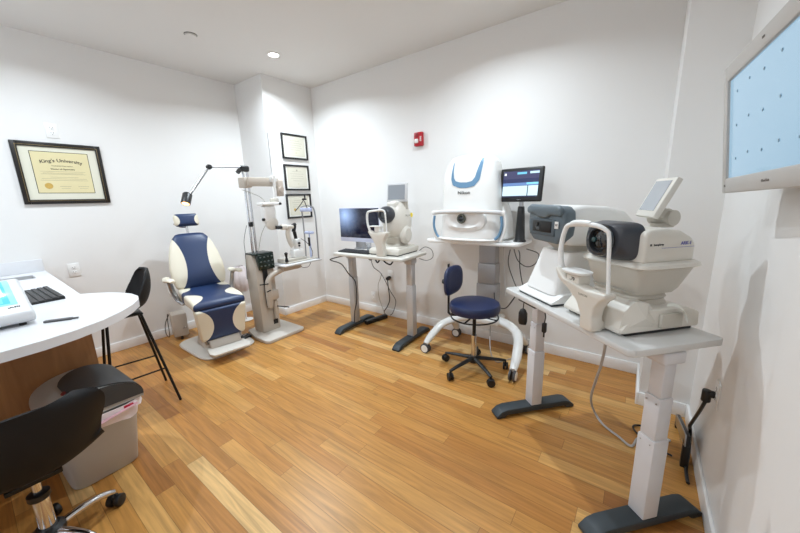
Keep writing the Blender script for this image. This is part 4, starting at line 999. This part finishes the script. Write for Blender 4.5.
# scanner cables
cable('thin black lead looping down from the scanner table', [(-.80, 2.52, .955), (-.805, 2.50, .85), (-.76, 2.50, .72), (-.70, 2.50, .60), (-.675, 2.50, .55), (-.655, 2.50, .60), (-.69, 2.50, .70), (-.715, 2.50, .82), (-.72, 2.50, .92), (-.735, 2.515, .955)], .0035)
cable('thin black lead hanging in a curve below the tablet display', [(-.77, 2.515, .96), (-.73, 2.49, .88), (-.66, 2.48, .84), (-.60, 2.49, .87), (-.60, 2.56, .93), (-.70, 2.60, .955)], .0035)
cable('thin grey lead running down the back wall behind the stool', [(-.88, 2.60, .955), (-.875, 2.62, .8), (-.86, 2.60, .66), (-.83, 2.55, .56)], .0025, cablew)
cable('pale grey cord loosely coiled on the floor under the wheeled table', [(-1.02, 2.74, .26), (-.98, 2.62, .15), (-.93, 2.52, .05), (-.86, 2.47, .008), (-.80, 2.56, .007), (-.74, 2.66, .007), (-.80, 2.72, .007)], .004, cablew)
# small desk cables
a_, b_ = SW(.13, .0), SW(.03, .02)
cable('black cord running down the left leg of the small desk', [SW(.10, .18)+(.80,), SW(.03, .10)+(.80,), SW(-.06, .03)+(.775,), SW(-.06, .05)+(.755,), SW(.0, .12)+(.71,), SW(.04, .175)+(.60,), SW(.09, .18)+(.56,), SW(.13, .18)+(.50,), SW(.13, .18)+(.32,), SW(.12, .15)+(.20,), SW(.115, .14)+(.08,)], .0055)
cable('thin dark lead hanging below the middle of the small desk', [SW(.29, .25)+(.80,), SW(.30, .28)+(.68,), SW(.36, .33)+(.60,), SW(.42, .40)+(.40,), SW(.45, .45)+(.28,), SW(.40, .46)+(.14,), SW(.36, .46)+(.10,)], .0035)
cable('thin grey lead hanging between the small desk legs', [SW(.36, .34)+(.60,), SW(.30, .38)+(.52,), SW(.24, .42)+(.44,), SW(.22, .45)+(.30,), SW(.25, .47)+(.16,), SW(.27, .48)+(.09,)], .003, inkg)
o = M(); o.cyl((-2.288, YB-.009, .475), (-2.288, YB-.045, .475), .02, n=14, bev=.004); o.box((-2.288, YB-.05, .468), (.045, .03, .03), .006)
tag(o.build('power_plug', black), 'black plug in the back wall outlet below the small desk', 'plug')
cable('black cord from the back wall plug to the floor strip', [(-2.288, YB-.055, .458), (-2.27, YB-.07, .38), (-2.245, 2.80, .24), (-2.28, 2.80, .15), (-2.335, 2.80, .07), (-2.33, 2.83, .02)], .006)
t = thing('power_strip', 'black power strip lying across the floor behind the small desk', 'power strip', (-2.34, 2.66, 0), math.radians(78))
M().box((0, 0, .0225), (.30, .055, .045), .008).build('body', black, t)
o = M()
for i in range(4): o.box((-.105+.07*i, 0, .0455), (.035, .03, .002), .001, seg=1)
o.build('sockets', dgrey, t)
o = M(); o.tube([SW(.28, .20)+(.81,), SW(.33, .2)+(.77,), SW(.38, .2)+(.80,), SW(.42, .2)+(.75,), SW(.47, .2)+(.80,), SW(.52, .2)+(.76,), SW(.58, .2)+(.745,), SW(.62, .2)+(.79,), SW(.65, .2)+(.815,)], .008)
tag(o.build('cable_bundle', black), 'bundled black cables looped under the small desk top', 'cable')
cable('thin dark cord curling behind the right end of the small desk', [SW(.79, .40)+(.865,), SW(.84, .43)+(.90,), SW(.90, .45)+(.87,), SW(.91, .45)+(.80,), SW(.86, .42)+(.77,), SW(.80, .38)+(.79,)], .003)

# ------------------------------------------------------------------ world and camera
w = bpy.data.worlds.new('World'); bpy.context.scene.world = w; w.use_nodes = True
w.node_tree.nodes['Background'].inputs[0].default_value = (.8, .88, 1, 1); w.node_tree.nodes['Background'].inputs[1].default_value = .8
yaw, pit, rol, foc = .6395, .2068, -.0308, 325.3
cy_, sy_, cp, sp = math.cos(yaw), math.sin(yaw), math.cos(pit), math.sin(pit)
f = Vector((-sy_*cp, cy_*cp, -sp)); r = Vector((cy_, sy_, 0)); u = r.cross(f)
r2 = r*math.cos(rol)+u*math.sin(rol); u2 = -r*math.sin(rol)+u*math.cos(rol)
cam = bpy.data.cameras.new('camera'); co = bpy.data.objects.new('camera', cam); C.objects.link(co)
cam.sensor_width = 36; cam.lens = foc*36/800; cam.clip_start = .02
mw = Matrix.Identity(4)
for i in range(3): mw[i][0] = r2[i]; mw[i][1] = u2[i]; mw[i][2] = -f[i]
mw[0][3], mw[1][3], mw[2][3] = 0, 0, 1.3716
co.matrix_world = mw; bpy.context.scene.camera = co
vs = bpy.context.scene.view_settings
vs.view_transform = 'Standard'; vs.look = 'None'; vs.gamma = 1; vs.use_curve_mapping = False; vs.exposure = 0.66
bpy.context.scene.cycles.max_bounces = 10; bpy.context.scene.cycles.diffuse_bounces = 6
